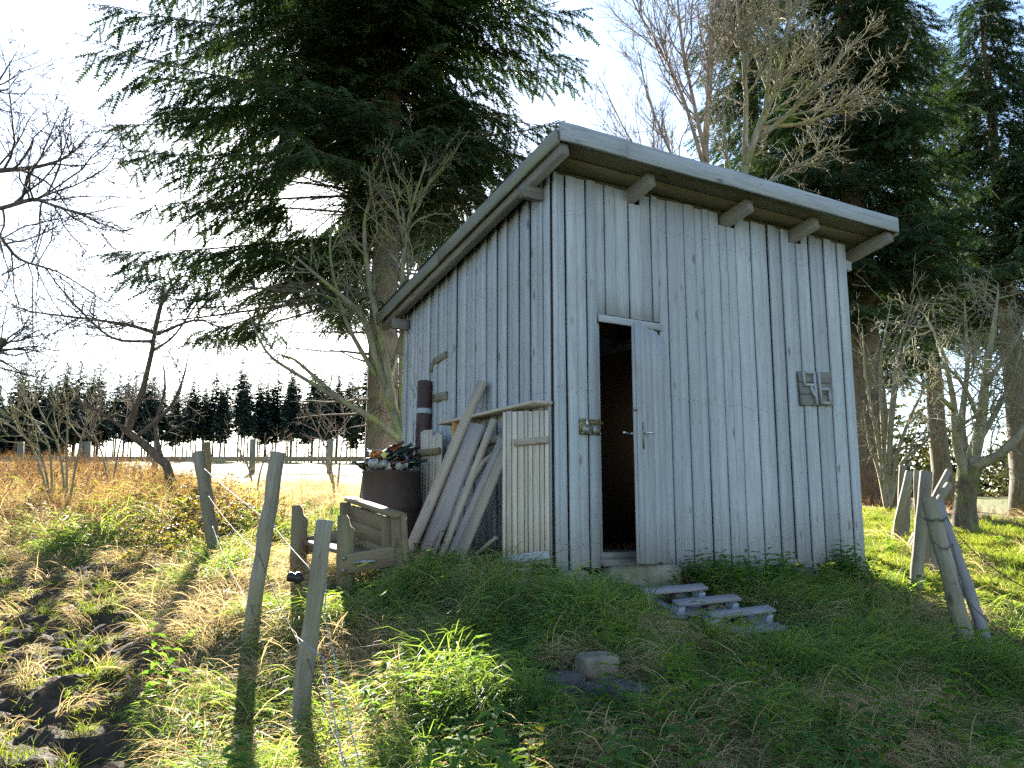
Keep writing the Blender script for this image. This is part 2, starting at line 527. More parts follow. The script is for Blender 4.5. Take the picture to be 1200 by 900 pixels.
def ground_mat():
    m, nt, b = newmat('soil_and_turf')
    ge = nd(nt, 'ShaderNodeNewGeometry')
    P = ge.outputs['Position']
    a = nd(nt, 'ShaderNodeAttribute', attribute_name='mud')
    l = nd(nt, 'ShaderNodeAttribute', attribute_name='litter')
    n1 = noise(nt, P, 3.0, 6, 0.65)
    n2 = noise(nt, P, 22.0, 5, 0.7)
    n3 = noise(nt, P, 0.12, 4, 0.6)
    turf = ramp(nt, n2, [(0.3, (0.035, 0.045, 0.016)), (0.55, (0.085, 0.085, 0.035)), (0.75, (0.17, 0.14, 0.075))])
    turf = mixc(nt, ramp(nt, n1, [(0.4, 0.0), (0.65, 0.7)]), turf, (0.06, 0.075, 0.02))
    fld = ramp(nt, n3, [(0.35, (0.10, 0.13, 0.03)), (0.6, (0.19, 0.17, 0.065))])
    cd = nd(nt, 'ShaderNodeVectorMath', operation='LENGTH')
    nt.links.new(P, cd.inputs[0])
    mr = nd(nt, 'ShaderNodeMapRange')
    mr.inputs[1].default_value = 11; mr.inputs[2].default_value = 24
    nt.links.new(cd.outputs['Value'], mr.inputs[0])
    turf = mixc(nt, mr.outputs[0], turf, fld)
    soil = ramp(nt, n2, [(0.3, (0.030, 0.022, 0.015)), (0.6, (0.065, 0.048, 0.032)), (0.8, (0.13, 0.10, 0.065))])
    c = mixc(nt, a.outputs['Fac'], turf, soil)
    lit = ramp(nt, n2, [(0.3, (0.12, 0.055, 0.03)), (0.7, (0.27, 0.14, 0.08))])
    c = mixc(nt, l.outputs['Fac'], c, lit)
    nt.links.new(c, b.inputs['Base Color'])
    b.inputs['Roughness'].default_value = 0.95
    bp = nd(nt, 'ShaderNodeBump')
    bp.inputs['Strength'].default_value = 0.9
    bp.inputs['Distance'].default_value = 0.03
    nt.links.new(n2, bp.inputs['Height'])
    nt.links.new(bp.outputs[0], b.inputs['Normal'])
    return m


g = obj('ground', gme, ground_mat())
tag(g, 'rough grassy slope with a patch of trodden mud', 'ground', kind='structure')

# ------------------------------------------------------------------ planks, tubes, lathes
def plank_mesh(w, d, l, seed=0, ch=0.004, rings=4, wob=0.0025, z0=0.0, top=None, bot=None, bend=0.0, taper=0.0):
    """board with chamfered, slightly wavy edges: x in +-w/2, y in +-d/2, z in z0..z0+l; top/bot(x) give cut ends"""
    r = np.random.RandomState(seed)
    ch = min(ch, w * .3, d * .3)
    a, b_ = w / 2, d / 2
    prof = np.array([(-a + ch, -b_), (a - ch, -b_), (a, -b_ + ch), (a, b_ - ch), (a - ch, b_), (-a + ch, b_), (-a, b_ - ch), (-a, -b_ + ch)])
    V = []
    for k in range(rings + 1):
        t = k / rings
        P = prof.copy()
        P[:, 0] *= 1 - taper * t
        wl, wr = r.uniform(-wob, wob, 2)
        P[P[:, 0] < 0, 0] += wl; P[P[:, 0] > 0, 0] += wr
        P[:, 1] += bend * math.sin(math.pi * t) + r.uniform(-wob, wob) * .3
        z = np.full(8, z0 + l * t)
        if k == rings and top is not None: z = np.array([top(x) for x in P[:, 0]])
        if k == 0 and bot is not None: z = np.array([bot(x) for x in P[:, 0]])
        V.append(np.c_[P, z])
    V = np.concatenate(V)
    q = []
    for k in range(rings):
        for j in range(8):
            q.append((k * 8 + j, k * 8 + (j + 1) % 8, (k + 1) * 8 + (j + 1) % 8, (k + 1) * 8 + j))
    ends = [list(range(7, -1, -1)), list(range(rings * 8, rings * 8 + 8))]
    return mesh_np('plank', V, [np.array(q), np.array(ends)])


_ps = [100]


def plank(name, mat, parent, w, d, l, loc=(0, 0, 0), rot=(0, 0, 0), **kw):
    _ps[0] += 1
    return obj(name, plank_mesh(w, d, l, seed=_ps[0], **kw), mat, parent, loc, rot)


def frames(P):
    T = np.gradient(P, axis=0)
    T /= np.linalg.norm(T, axis=1)[:, None] + 1e-9
    up = np.array([0, 0, 1.0]) if abs(T[0][2]) < .9 else np.array([1.0, 0, 0])
    N = np.cross(T, up); N /= np.linalg.norm(N, axis=1)[:, None] + 1e-9
    Bn = np.cross(T, N)
    return N, Bn


class Tubes:
    """collects tapering branches and builds them as one mesh"""
    def __init__(s): s.b = {}

    def add(s, P, rad, sides=5):
        P = np.asarray(P, float); rad = np.asarray(rad, float)
        s.b.setdefault((len(P), sides), []).append((P, rad))

    def arrays(s):
        V = []; Q = []; N = []; off = 0
        for (n, k), L in s.b.items():
            P = np.array([p for p, _ in L]); Rd = np.array([r for _, r in L])
            T = np.gradient(P, axis=1)
            T /= np.linalg.norm(T, axis=2)[..., None] + 1e-9
            up = np.where((np.abs(T[:, :1, 2:3]) < .9), np.array([0, 0, 1.0]), np.array([1.0, 0, 0]))
            Nn = np.cross(T, np.broadcast_to(up, T.shape)); Nn /= np.linalg.norm(Nn, axis=2)[..., None] + 1e-9
            Bn = np.cross(T, Nn)
            an = np.arange(k) / k * 2 * np.pi
            ring = P[:, :, None, :] + Rd[:, :, None, None] * (np.cos(an)[None, None, :, None] * Nn[:, :, None, :] + np.sin(an)[None, None, :, None] * Bn[:, :, None, :])
            m = len(L)
            idx = off + np.arange(m * n * k).reshape(m, n, k)
            a = idx[:, :-1, :]; b = np.roll(idx, -1, 2)[:, :-1, :]; c = np.roll(idx, -1, 2)[:, 1:, :]; d = idx[:, 1:, :]
            Q.append(np.stack([a, b, c, d], -1).reshape(-1, 4))
            V.append(ring.reshape(-1, 3)); off += m * n * k
            if k >= 4:
                N.append((k, idx[:, -1, :])); N.append((k, idx[:, 0, ::-1]))
        faces = [np.concatenate(Q)]
        byk = {}
        for k, f in N: byk.setdefault(k, []).append(f)
        for k, f in byk.items(): faces.append(np.concatenate(f))
        return np.concatenate(V), faces

    def mesh(s, name, origin=(0, 0, 0)):
        V, F = s.arrays()
        return mesh_np(name, V - np.asarray(origin), F, smooth=True)


def lathe(name, prof, sides=16, smooth=True):
    prof = np.array(prof, float)
    an = np.arange(sides) / sides * 2 * np.pi
    V = np.stack([prof[:, 0][:, None] * np.cos(an), prof[:, 0][:, None] * np.sin(an), np.repeat(prof[:, 1][:, None], sides, 1)], -1).reshape(-1, 3)
    n = len(prof); i = np.arange(n * sides).reshape(n, sides)
    q = np.stack([i[:-1], np.roll(i, -1, 1)[:-1], np.roll(i, -1, 1)[1:], i[1:]], -1).reshape(-1, 4)
    return mesh_np(name, V, [q, i[:1, ::-1], i[-1:]], smooth=smooth)


def box_mesh(name, x0, x1, y0, y1, z0, z1, ch=0.003):
    me = plank_mesh(x1 - x0, y1 - y0, z1 - z0, seed=int(abs(x0 * 977 + y0 * 631 + z0 * 311) * 10) % 9999, ch=ch, rings=1, wob=0.0, z0=z0)
    me.transform(Matrix.Translation(((x0 + x1) / 2, (y0 + y1) / 2, 0)))
    me.name = name
    return me


def bar(name, mat, parent, p0, p1, w, d, roll=0.0, face=None, **kw):
    """board from p0 to p1 (parent space) with its origin at p0"""
    p0 = Vector(p0); p1 = Vector(p1)
    v = p1 - p0
    _ps[0] += 1
    o = obj(name, plank_mesh(w, d, v.length, seed=_ps[0], **kw), mat, parent)
    q = v.to_track_quat('Z', 'Y')
    if face is not None:                       # local Y looks along the given normal
        zz_ = v.normalized(); xx_ = Vector(face).cross(zz_).normalized(); yy_ = zz_.cross(xx_)
        q = Matrix((xx_, yy_, zz_)).transposed().to_quaternion()
    o.rotation_mode = 'QUATERNION'
    from mathutils import Quaternion
    o.rotation_quaternion = q @ Quaternion((0, 0, 1), roll)
    o.location = p0
    return o


def hbar(name, mat, parent, p0, p1, h, t, **kw):
    """level timber: h is its height, t its thickness"""
    return bar(name, mat, parent, p0, p1, t, h, **kw)


# ------------------------------------------------------------------ THE SHED
shed = empty('wooden_shed', (C0[0], C0[1], 0.0), SHED_RZ)
tag(shed, 'weathered grey board shed with a lean-to roof and door ajar', 'shed')


def roof_under(y):            # underside of the roof boards
    return 3.113 - SL * (y + 0.39)


# front wall boards
left_j = [0.0, .040, .123, .212, .312, .400]
over_j = [.400, .497, .597, .737, .862, .975, 1.04]
right_j = [1.04]
while right_j[-1] < W_ - .17: right_j.append(right_j[-1] + random.choice([.088, .094, .10, .104, .112, .122]))
right_j += [(right_j[-1] + W_) / 2, W_]
RAFT = [(.77, .085), (1.86, .085), (2.70, .085)]


def front_board(a, b, zb, zt):
    gap = random.choice([.003, .005, .006, .007, .009])
    w = b - a - gap
    front_board.k += 1
    y = -.012 + (-.010 if front_board.k % 2 else .006) + random.uniform(-.005, .005)
    for (c, rw) in RAFT:                        # boards are cut short below the rafters
        if abs((a + b) / 2 - c) < (rw + w) / 2 - .01: zt = min(zt, roof_under(0) - .125)
    t0 = random.uniform(-.006, .006)
    plank('plank', M['wall'], shed, w, .022, zt - zb, ((a + b) / 2, y, zb), (random.uniform(-.002, .002), random.uniform(-.0016, .0016), 0),
          rings=5, wob=.0022)


front_board.k = 0
for a, b in zip(left_j[:-1], left_j[1:]):
    front_board(a, b, random.uniform(-.035, .02), roof_under(0) - .012 - random.uniform(0, .012))
for a, b in zip(over_j[:-1], over_j[1:]):
    front_board(a, b, 1.945 + random.uniform(-.004, .006), roof_under(0) - .012 - random.uniform(0, .012))
for i, (a, b) in enumerate(zip(right_j[:-1], right_j[1:])):
    front_board(a, b, -.055 + random.uniform(-.035, .035) - .05 * math.exp(-((a - 1.4) / .5) ** 2) , roof_under(0) - .012 - random.uniform(0, .012))
# left wall boards, their heads cut along the roof
y = 0.012
k = 0
while y < L_ - .02:
    w = random.uniform(.078, .108)
    if y + w > L_ - .05: w = L_ - y
    yc = y + w / 2
    zb = random.uniform(-.04, .02)
    gap = random.choice([.003, .005, .006, .007, .009])
    zt = roof_under(yc) - .015
    o = plank('plank', M['wall'], shed, w - gap, .022, zt - zb, (-.012 + (-.010 if k % 2 else .006) + random.uniform(-.005, .005), yc, zb), (random.uniform(-.002, .002), 0, R(-90)),
              rings=5, wob=.0022)
    y += w
    k += 1
# right and back walls
x = .05
while x < W_ - .01:
    w = min(random.uniform(.11, .16), W_ - x)
    plank('plank', M['wall'], shed, w - .004, .022, roof_under(L_) - .015 + .03, (x + w / 2, L_ + .012, -.03), rings=2)
    x += w
y = .03
while y < L_ - .01:
    w = min(random.uniform(.11, .16), L_ - y)
    plank('plank', M['wall'], shed, w - .004, .022, roof_under(y + w / 2) - .015 + .03, (W_ + .012, y + w / 2, -.03), (0, 0, R(90)), rings=2)
    y += w


def sheet(name, x0, x1, y0, y1, zf0, zf1, mat, thick=.02):
    """upright dark backing sheet with a raked head (zf1 is a function of y) or roof-parallel slab"""
    V = np.array([(x, yy, zf(yy)) for zf in (zf0, zf1) for (x, yy) in ((x0, y0), (x1, y0), (x1, y1), (x0, y1))])
    F = np.array([(3, 2, 1, 0), (4, 5, 6, 7), (0, 1, 5, 4), (1, 2, 6, 5), (2, 3, 7, 6), (3, 0, 4, 7)])
    return obj(name, mesh_np(name, V, F), mat, shed)


zlo = lambda yy: .02
rt = lambda yy: roof_under(yy) - .02
sheet('shade_backing', .03, .05, .04, L_ - .04, zlo, rt, M['wall_dark'])  # dark sheets added behind the boards so gaps and interior stay dark
sheet('shade_backing', W_ - .05, W_ - .03, .04, L_ - .04, zlo, rt, M['wall_dark'])
sheet('shade_backing', .055, W_ - .055, L_ - .045, L_ - .025, zlo, rt, M['wall_dark'])
sheet('shade_backing', .055, .385, .035, .055, zlo, rt, M['wall_dark'])
sheet('shade_backing', 1.05, W_ - .055, .035, .055, zlo, rt, M['wall_dark'])
sheet('shade_backing', .39, 1.045, .035, .055, lambda yy: 1.93, rt, M['wall_dark'])
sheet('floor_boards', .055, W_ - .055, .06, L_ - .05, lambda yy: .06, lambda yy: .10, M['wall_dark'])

# door frame, header, sill
plank('door_jamb', M['door'], shed, .045, .05, 1.84, (.425, .028, .07))
plank('door_jamb', M['door'], shed, .045, .05, 1.84, (1.022, .028, .07))
hbar('door_header', M['door'], shed, (.405, -.034, 1.905), (1.045, -.034, 1.905), .058, .020)
hbar('door_header', M['wall_dark'], shed, (.40, .03, 1.925), (1.045, .03, 1.925), .05, .05)
hbar('door_sill', M['beam'], shed, (.40, .03, .085), (1.05, .03, .085), .05, .13)
hbar('door_sill', M['beam'], shed, (.39, -.03, .035), (1.06, -.03, .035), .05, .10)

# door leaf, hinged on the right, standing some 30 degrees open
door = empty('door', (1.018, -.03, .03), R(180 + 30), shed)       # local +x runs from the hinge to the free edge
DW = .585
dj = [0, .135, .262, .40, .50, DW]
for a, b in zip(dj[:-1], dj[1:]):
    plank('door_board', M['door'], door, b - a - .004, .024, 1.79 + random.uniform(-.01, .006), ((a + b) / 2, .026, random.uniform(-.01, .012)), rings=5)
for z in (.22, .92, 1.55):
    hbar('door_ledge', M['door'], door, (.03, -.004, z), (DW - .02, -.004, z), .10, .03)
plank('door_edge', M['door'], door, .05, .026, 1.77, (DW - .027, -.0, .008), rings=5)
hd = obj('handle', lathe('handle', [(.001, 0), (.009, .0), (.0085, .05), (.010, .10), (.002, .104)], 10), M['metal'], door, (DW - .07, .088, .96), (R(90), 0, R(90)))
hd.rotation_euler = (0, R(-90), 0)
for s in (1, -1):
    sp_ = obj('handle_spindle', lathe('handle_spindle', [(.001, 0), (.007, 0), (.007, .05), (.001, .05)], 8), M['metal'], door, (DW - .074, .04 if s > 0 else -.03, .96), (R(-90 * s), 0, 0))
h2 = obj('handle', hd.data, None, door, (DW - .07, -.075, .96), (0, R(90), 0))
obj('lock_plate', box_mesh('lock_plate', DW - .09, DW - .055, .039, .0425, .84, 1.04), M['dmetal'], door)
obj('lock_bolt', lathe('lock_bolt', [(.001, 0), (.012, 0), (.012, .03), (.001, .031)], 8), M['dmetal'], door, (DW, .01, 1.13), (0, R(90), 0))

# hasp and lock box beside the door
lk = empty('lock_box', (.31, -.03, 1.04), 0, shed)
obj('back_plate', box_mesh('back_plate', -.095, .10, -.008, -.003, -.055, .065), M['brass'], lk)
obj('case', box_mesh('case', -.08, .015, -.03, -.009, -.05, .022), M['dmetal'], lk)
obj('case', box_mesh('case', .02, .092, -.024, -.009, -.052, .018), M['dmetal'], lk)
obj('hasp', box_mesh('hasp', .0, .125, -.015, -.009, .03, .048), M['brass'], lk)
obj('hinge_pin', lathe('hinge_pin', [(.001, 0), (.008, 0), (.008, .06), (.001, .06)], 8), M['metal'], lk, (-.045, -.034, .0))
for (bx_, bz_) in ((-.085, -.045), (-.01, -.047), (.085, -.045), (-.08, .055), (.06, .055)):
    obj('bolt', lathe('bolt', [(.001, 0), (.006, 0), (.006, .006), (.001, .008)], 6), M['metal'], lk, (bx_, -.026 if bz_ < 0 else -.008, bz_), (R(90), 0, 0))

# number board with its two digits made of wooden strips
nb = empty('number_board', (2.655, -.032, 1.375), 0, shed)
nb.rotation_euler = (0, R(-3.5), 0)
for z0, z1 in ((0, .098), (.102, .205), (.209, .312)):
    hbar('board', M['beam'], nb, (0, -.010, (z0 + z1) / 2), (.435, -.010, (z0 + z1) / 2), z1 - z0, .018)


def strip(p0, p1):
    bar('digit_strip', M['fascia'], nb, (p0[0], -.032, p0[1]), (p1[0], -.032, p1[1]), .026, .024, ch=.002, rings=2, wob=.001)


strip((.045, .175), (.045, .305)); strip((.058, .300), (.170, .300)); strip((.183, .012), (.183, .31)); strip((.058, .185), (.170, .185)); strip((.125, .17), (.168, .075))
strip((.248, .012), (.248, .312)); strip((.262, .150), (.362, .150)); strip((.375, .015), (.375, .158)); strip((.262, .022), (.362, .022))

# roof: boards, felt, rafters, fascia and verge boards
xl, xr = -.186, W_ + .269
yb = L_ + .30
bw = (yb + .38) / 19
for i in range(19):
    y0 = -.372 + i * bw
    p = (xl + .01, y0 + bw / 2, roof_under(y0 + bw / 2) + .012)
    p2 = (xr - .01, y0 + bw / 2, roof_under(y0 + bw / 2) + .012)
    o = obj('roof_board', plank_mesh(bw - random.uniform(.004, .010), .022, xr - xl - .02, seed=500 + i, rings=3), M['soffit'], shed)
    o.matrix_local = Matrix.Translation(p) @ Matrix.Rotation(-math.atan(SL), 4, 'X') @ Matrix(((0, 0, 1, 0), (1, 0, 0, 0), (0, 1, 0, 0), (0, 0, 0, 1)))
xl2, xr2 = xl + .0, xr - .0
sheet('roofing_felt', xl + .004, xr - .004, -.385, yb + .05, lambda yy: roof_under(yy) + .030, lambda yy: roof_under(yy) + .048, M['felt'])
# front fascia in two lengths
FZ = 3.160
hbar('fascia_board', M['fascia'], shed, (xl - .0, -.402, FZ), (.42, -.402, FZ), .145, .026, rings=4, wob=.006)
hbar('fascia_board', M['fascia'], shed, (.423, -.403, FZ - .002), (xr, -.403, FZ - .004), .143, .026, rings=9, wob=.007)


def slope_bar(name, mat, x, y0, y1, dz, w, d, **kw):
    """timber that runs up the roof slope; w is its height, d its thickness across"""
    return bar(name, mat, shed, (x, y0, roof_under(y0) + dz), (x, y1, roof_under(y1) + dz), d, w, **kw)


for xv in (xl - .014, xr + .014):
    slope_bar('verge_board', M['roofwood'], xv, -.388, yb * .52, .012, .120, .025, rings=5)
    slope_bar('verge_board', M['roofwood'], xv, yb * .52 + .004, yb + .02, .010, .118, .025, rings=5)
# loose felt edge lying on the verge
for i, (y0, y1) in enumerate(((.20, .62), (1.5, 2.0), (2.25, 3.0))):
    slope_bar('felt_edge', M['felt'], xl + .02, y0, y1, .078 + .004 * i, .012, .10, rings=3, wob=.006)
for xv in [xl + .055] + [c for c, _ in RAFT] + [xr - .075]:
    slope_bar('rafter', M['beam'], xv, -.372 if xv < 0 or xv > W_ else -.285, yb - .03, -.058, .112, .078, rings=4)
# the wall plate carries the rafters and sticks out on both sides
bar('wall_plate', M['beam'], shed, (-.215, .10, 2.865), (.028, .10, 2.865), .055, .10)
bar('wall_plate', M['fascia'], shed, (W_ + .026, .10, 2.865), (W_ + .19, .10, 2.865), .055, .10)
bar('wall_plate', M['beam'], shed, (-.2, L_ - .1, 2.33), (-.026, L_ - .1, 2.33), .06, .10)
# small brackets nailed on the left wall
hbar('bracket', M['post'], shed, (-.032, 1.73, 1.870), (-.032, 1.98, 1.845), .062, .030)
hbar('bracket', M['post'], shed, (-.034, 1.98, 1.845), (-.034, 2.06, 1.77), .045, .028)
hbar('bracket', M['post'], shed, (-.032, 1.71, 1.485), (-.032, 1.99, 1.49), .075, .03)
# stones and concrete under the sill boards
def boulder(name, sx, sy, sz, seed, mat, parent=None, loc=(0, 0, 0), rz=0.0, jit=.14, boxy=.55):
    import bmesh
    bm = bmesh.new()
    bmesh.ops.create_icosphere(bm, subdivisions=3, radius=1)
    r = np.random.RandomState(seed)
    off = r.uniform(0, 50, 3)
    for v in bm.verts:
        c = np.array(v.co)
        q = np.sign(c) * np.abs(c) ** boxy
        n = (fbm(np.array([c[0] * 1.3 + off[0] + c[2]]), np.array([c[1] * 1.3 + off[1] + c[2] * .7]), seed, 3)[0] - .5) * 2 * jit
        q = q * (1 + n)
        v.co = (q[0] * sx, q[1] * sy, q[2] * sz)
    me = bpy.data.meshes.new(name)
    bm.to_mesh(me); bm.free()
    o = obj(name, me, mat, parent, loc, (0, 0, rz))
    return o


boulder('foundation_stone', .36, .12, .10, 3, M['concrete'], shed, (.78, -.02, -.085), 0, .05, .35)
boulder('foundation_stone', .14, .10, .09, 4, M['concrete'], shed, (.14, .0, -.10), .1, .08, .45)
boulder('foundation_stone', .16, .09, .07, 5, M['stone'], shed, (.05, -.05, -.12), .2, .08, .45)
boulder('foundation_stone', .13, .12, .10, 6, M['concrete'], shed, (W_ - .12, .06, -.12), .0, .06, .35)
boulder('foundation_stone', .55, .10, .10, 8, M['dstone'], shed, (2.3, .08, -.15), 0, .08, .4)
boulder('foundation_stone', .12, .6, .10, 9, M['dstone'], shed, (.08, 1.6, -.12), 0, .08, .4)
# bits of red-brown litter caught on the roof edge
tb = Tubes()
for i in range(90):
    x0 = random.choice([random.uniform(2.9, 3.5), random.uniform(.1, 3.4)])
    p = np.array([x0, -.37 + random.uniform(-.02, .12), 3.0]); p[2] = roof_under(p[1]) + .05
    dd = np.array([random.uniform(-1, 1), random.uniform(-.6, .6), random.uniform(.1, 1.2)]) * random.uniform(.02, .05)
    tb.add([p, p + dd * .6, p + dd], [.003, .003, .001], 3)
lit = obj('roof_litter', tb.mesh('roof_litter'), M['deadweed'], shed)
tag(lit, kind='stuff')

# nail heads, three rows along both visible walls
NV = []; NF = []


def nail(x, y, z, ax):
    r_ = .0042; o = len(NV)
    for k_ in range(6):
        a_ = k_ * math.pi / 3
        NV.append((x + r_ * math.cos(a_), y, z + r_ * math.sin(a_)) if ax == 'f' else (x, y - r_ * math.cos(a_), z + r_ * math.sin(a_)))
    NF.append(tuple(range(o, o + 6)))


for jj in (left_j, right_j):
    for a, b in zip(jj[:-1], jj[1:]):
        for z in (.18, 1.32, 2.72):
            for u in (.25, .75):
                nail(a + (b - a) * u + random.uniform(-.006, .006), -.0375, z + random.uniform(-.03, .03), 'f')
yy_ = .06
while yy_ < L_:
    for z in (.18, 1.30, 2.25):
        nail(-.0375, yy_, z + random.uniform(-.03, .03), 'l')
    yy_ += random.uniform(.05, .065)
nl_ = obj('nail_heads', mesh_np('nail_heads', NV, np.array(NF)), plain('rusty_nail', (.05, .035, .028), .8), shed)
tag(nl_, kind='stuff')
print('shed done', len(bpy.data.objects))
# ------------------------------------------------------------------ things leaning on the left wall
def lw(x, y, z):
    """shed-local point in world space"""
    p = sw(x, y)
    return Vector((p[0], p[1], z))


def gl(x, y, dz=-.02):
    p = sw(x, y)
    return Vector((p[0], p[1], gz(p[0], p[1]) + dz))


def lean_board(name, mat, p0, p1, w, d, label, cat, group=None, **kw):
    o = bar(name, mat, None, p0, p1, w, d, face=(-A[0], -A[1], .35), **kw)
    return tag(o, label, cat, group)


# low cupboard fixed against the wall: top board, one side, two matchboard doors
cup = empty('wall_cupboard', (C0[0], C0[1], 0.0), SHED_RZ)
tag(cup, 'shallow cupboard of pale matchboard with two doors against shed side', 'cupboard')
hbar('top_board', M['panel'], cup, (-.10, -.03, 1.205), (-.10, 1.60, 1.205), .024, .16, rings=4)
obj('side_panel', plank_mesh(.14, .02, .33, seed=71), M['orange'], cup, (-.105, 1.30, .86), (0, 0, R(0)))
hbar('rail', M['panel'], cup, (-.075, .62, 1.0), (-.075, 1.62, .985), .06, .03)
bd = empty('door', (-.045, -.015, .03), R(180 - 45), cup)         # right leaf, swung out from the corner; local x runs to its free edge
DWC = .355
x = 0.0
while x < DWC - .01:
    w = random.choice([.036, .044, .05, .030])
    w = min(w, DWC - x)
    plank('slat', M['panel'], bd, w - .005, .018, 1.12 + random.uniform(-.004, .004), (x + w / 2, random.uniform(-.003, .003), 0), rings=3, wob=.001)
    x += w
hbar('batten', M['plank'], bd, (.0, .022, .90), (.26, .022, .885), .05, .026)
hbar('batten', M['fascia'], bd, (-.0, .024, .075), (DWC, .024, .025), .06, .026)
ld = empty('door', (-.14, 2.02, .10), R(-90), cup)         # left leaf
x = 0.0
while x < .43:
    w = random.choice([.06, .07, .085, .05])
    w = min(w, .44 - x)
    if w < .015: break
    plank('slat', M['panel'], ld, w - .004, .018, 1.07 + random.uniform(-.012, .012) - .05 * (x > .2), (x + w / 2, random.uniform(-.0015, .0015), 0), rings=3, wob=.0015)
    x += w
hbar('batten', M['bench'], ld, (.005, -.022, .87), (.44, -.022, .86), .06, .026)
hbar('batten', M['bench'], ld, (.005, -.022, .16), (.44, -.022, .15), .06, .026)

lean_board('leaning_plank', M['plank'], gl(-.62, 1.34, -.05), lw(-.075, .95, 1.50), .135, .055,
           'long thick round-edged plank leaning highest on the shed side', 'plank', 'planks leaning on the shed side', ch=.022, rings=6, wob=.006)
lean_board('leaning_plank', M['plank_blue'], gl(-.56, 1.13, -.05), lw(-.175, .86, 1.13), .31, .024,
           'widest blue-grey board leaning beside the long thick plank', 'plank', 'planks leaning on the shed side', rings=5)
lean_board('leaning_plank', M['plank'], gl(-.52, .93, -.05), lw(-.16, .60, 1.14), .085, .028,
           'pale narrow leaning plank next to the widest blue-grey board', 'plank', 'planks leaning on the shed side', rings=5)
lean_board('leaning_plank', M['plank_blue'], gl(-.50, .84, -.05), lw(-.155, .47, .98), .105, .026,
           'short grey leaning plank with dark gap on both sides', 'plank', 'planks leaning on the shed side', rings=5)
lean_board('leaning_plank', M['plank'], gl(-.50, .68, -.05), lw(-.17, .40, .90), .155, .024,
           'short broad leaning plank beside the pale matchboard door', 'plank', 'planks leaning on the shed side', rings=5)
tb = Tubes()
P = np.array([gl(-.60, 1.02, -.03), lw(-.40, .90, .35), lw(-.30, .74, .62), lw(-.24, .62, .80), lw(-.17, .52, .90)])
tb.add(P, [.022, .026, .02, .022, .012], 7)
o = obj('bark_slab', tb.mesh('bark_slab', P[0]), M['bark_grey'], None, P[0])
tag(o, 'crooked bark-edged stick leaning in front of the grey planks', 'stick')
# offcuts lying under the matchboard door
for i, (p0, p1, w, d) in enumerate([((-.22, .72, .02), (-.20, .05, .035), .075, .03), ((-.30, .60, -.01), (-.27, -.06, .0), .09, .028), ((-.17, .62, .07), (-.13, .12, .10), .06, .03), ((-.33, .78, .0), (-.18, .50, .22), .07, .025)]):
    o = hbar('offcut', M['panel'] if i % 2 else M['plank'], None, lw(*p0), lw(*p1), d, w)
    tag(o, ['thin pale offcut lying under the matchboard door', 'flat offcut board lying lowest under the matchboard door', 'short offcut lying on top of the others under the matchboard door', 'stubby offcut propped up beside the matchboard door'][i], 'offcut', 'offcuts under the cupboard')

# roll of brown roofing felt standing in the corner of the wall
rl = empty('roofing_roll', gl(-.16, 2.02, 0.0), SHED_RZ)
tag(rl, 'tall brown roll of roofing felt with pale band leaning on wall', 'roll')
rl.rotation_euler = (R(-2.5), R(3), SHED_RZ)
hgt = 1.70
obj('roll', lathe('roll', [(.045, hgt - .25), (.045, hgt - .004), (.068, hgt), (.074, hgt - .006), (.072, hgt * .6), (.075, .3), (.073, 0), (.04, 0)], 20), M['roll'], rl)
obj('band', lathe('band', [(.0745, 1.38), (.0775, 1.385), (.0775, 1.425), (.0745, 1.43)], 20), M['band'], rl)
o = obj('loose_flap', plank_mesh(.05, .006, 1.1, seed=77), M['fascia'], rl, (-.085, .02, .2), (0, R(-2), R(60)))

# ------------------------------------------------------------------ drum full of empty bottles
BX, BY = sw(-.47, 1.93)
bz = gz(BX, BY)
BH = .80 - bz
drum = empty('steel_drum', (BX, BY, bz - .02))
tag(drum, 'rusty brown steel drum filled with empty bottles beside the shed', 'drum')
r0 = .255
prof = [(.02, 0), (r0, 0), (r0, .02), (r0 + .006, .03), (r0, .04)]
for zz in (.33, .62):
    prof += [(r0, BH * zz - .02), (r0 + .010, BH * zz), (r0, BH * zz + .02)]
prof += [(r0, BH - .012), (r0 + .008, BH - .004), (r0 + .004, BH + .006), (r0 - .006, BH), (r0 - .008, BH - .12), (.02, BH - .13)]
obj('body', lathe('body', prof, 40), M['rust'], drum)


def glass(name, c, rough=.08):
    m, nt, b = newmat(name)
    b.inputs['Base Color'].default_value = (*c, 1)
    b.inputs['Roughness'].default_value = rough
    b.inputs['Transmission Weight'].default_value = .7
    b.inputs['IOR'].default_value = 1.45
    b.inputs['Specular IOR Level'].default_value = .5
    return m


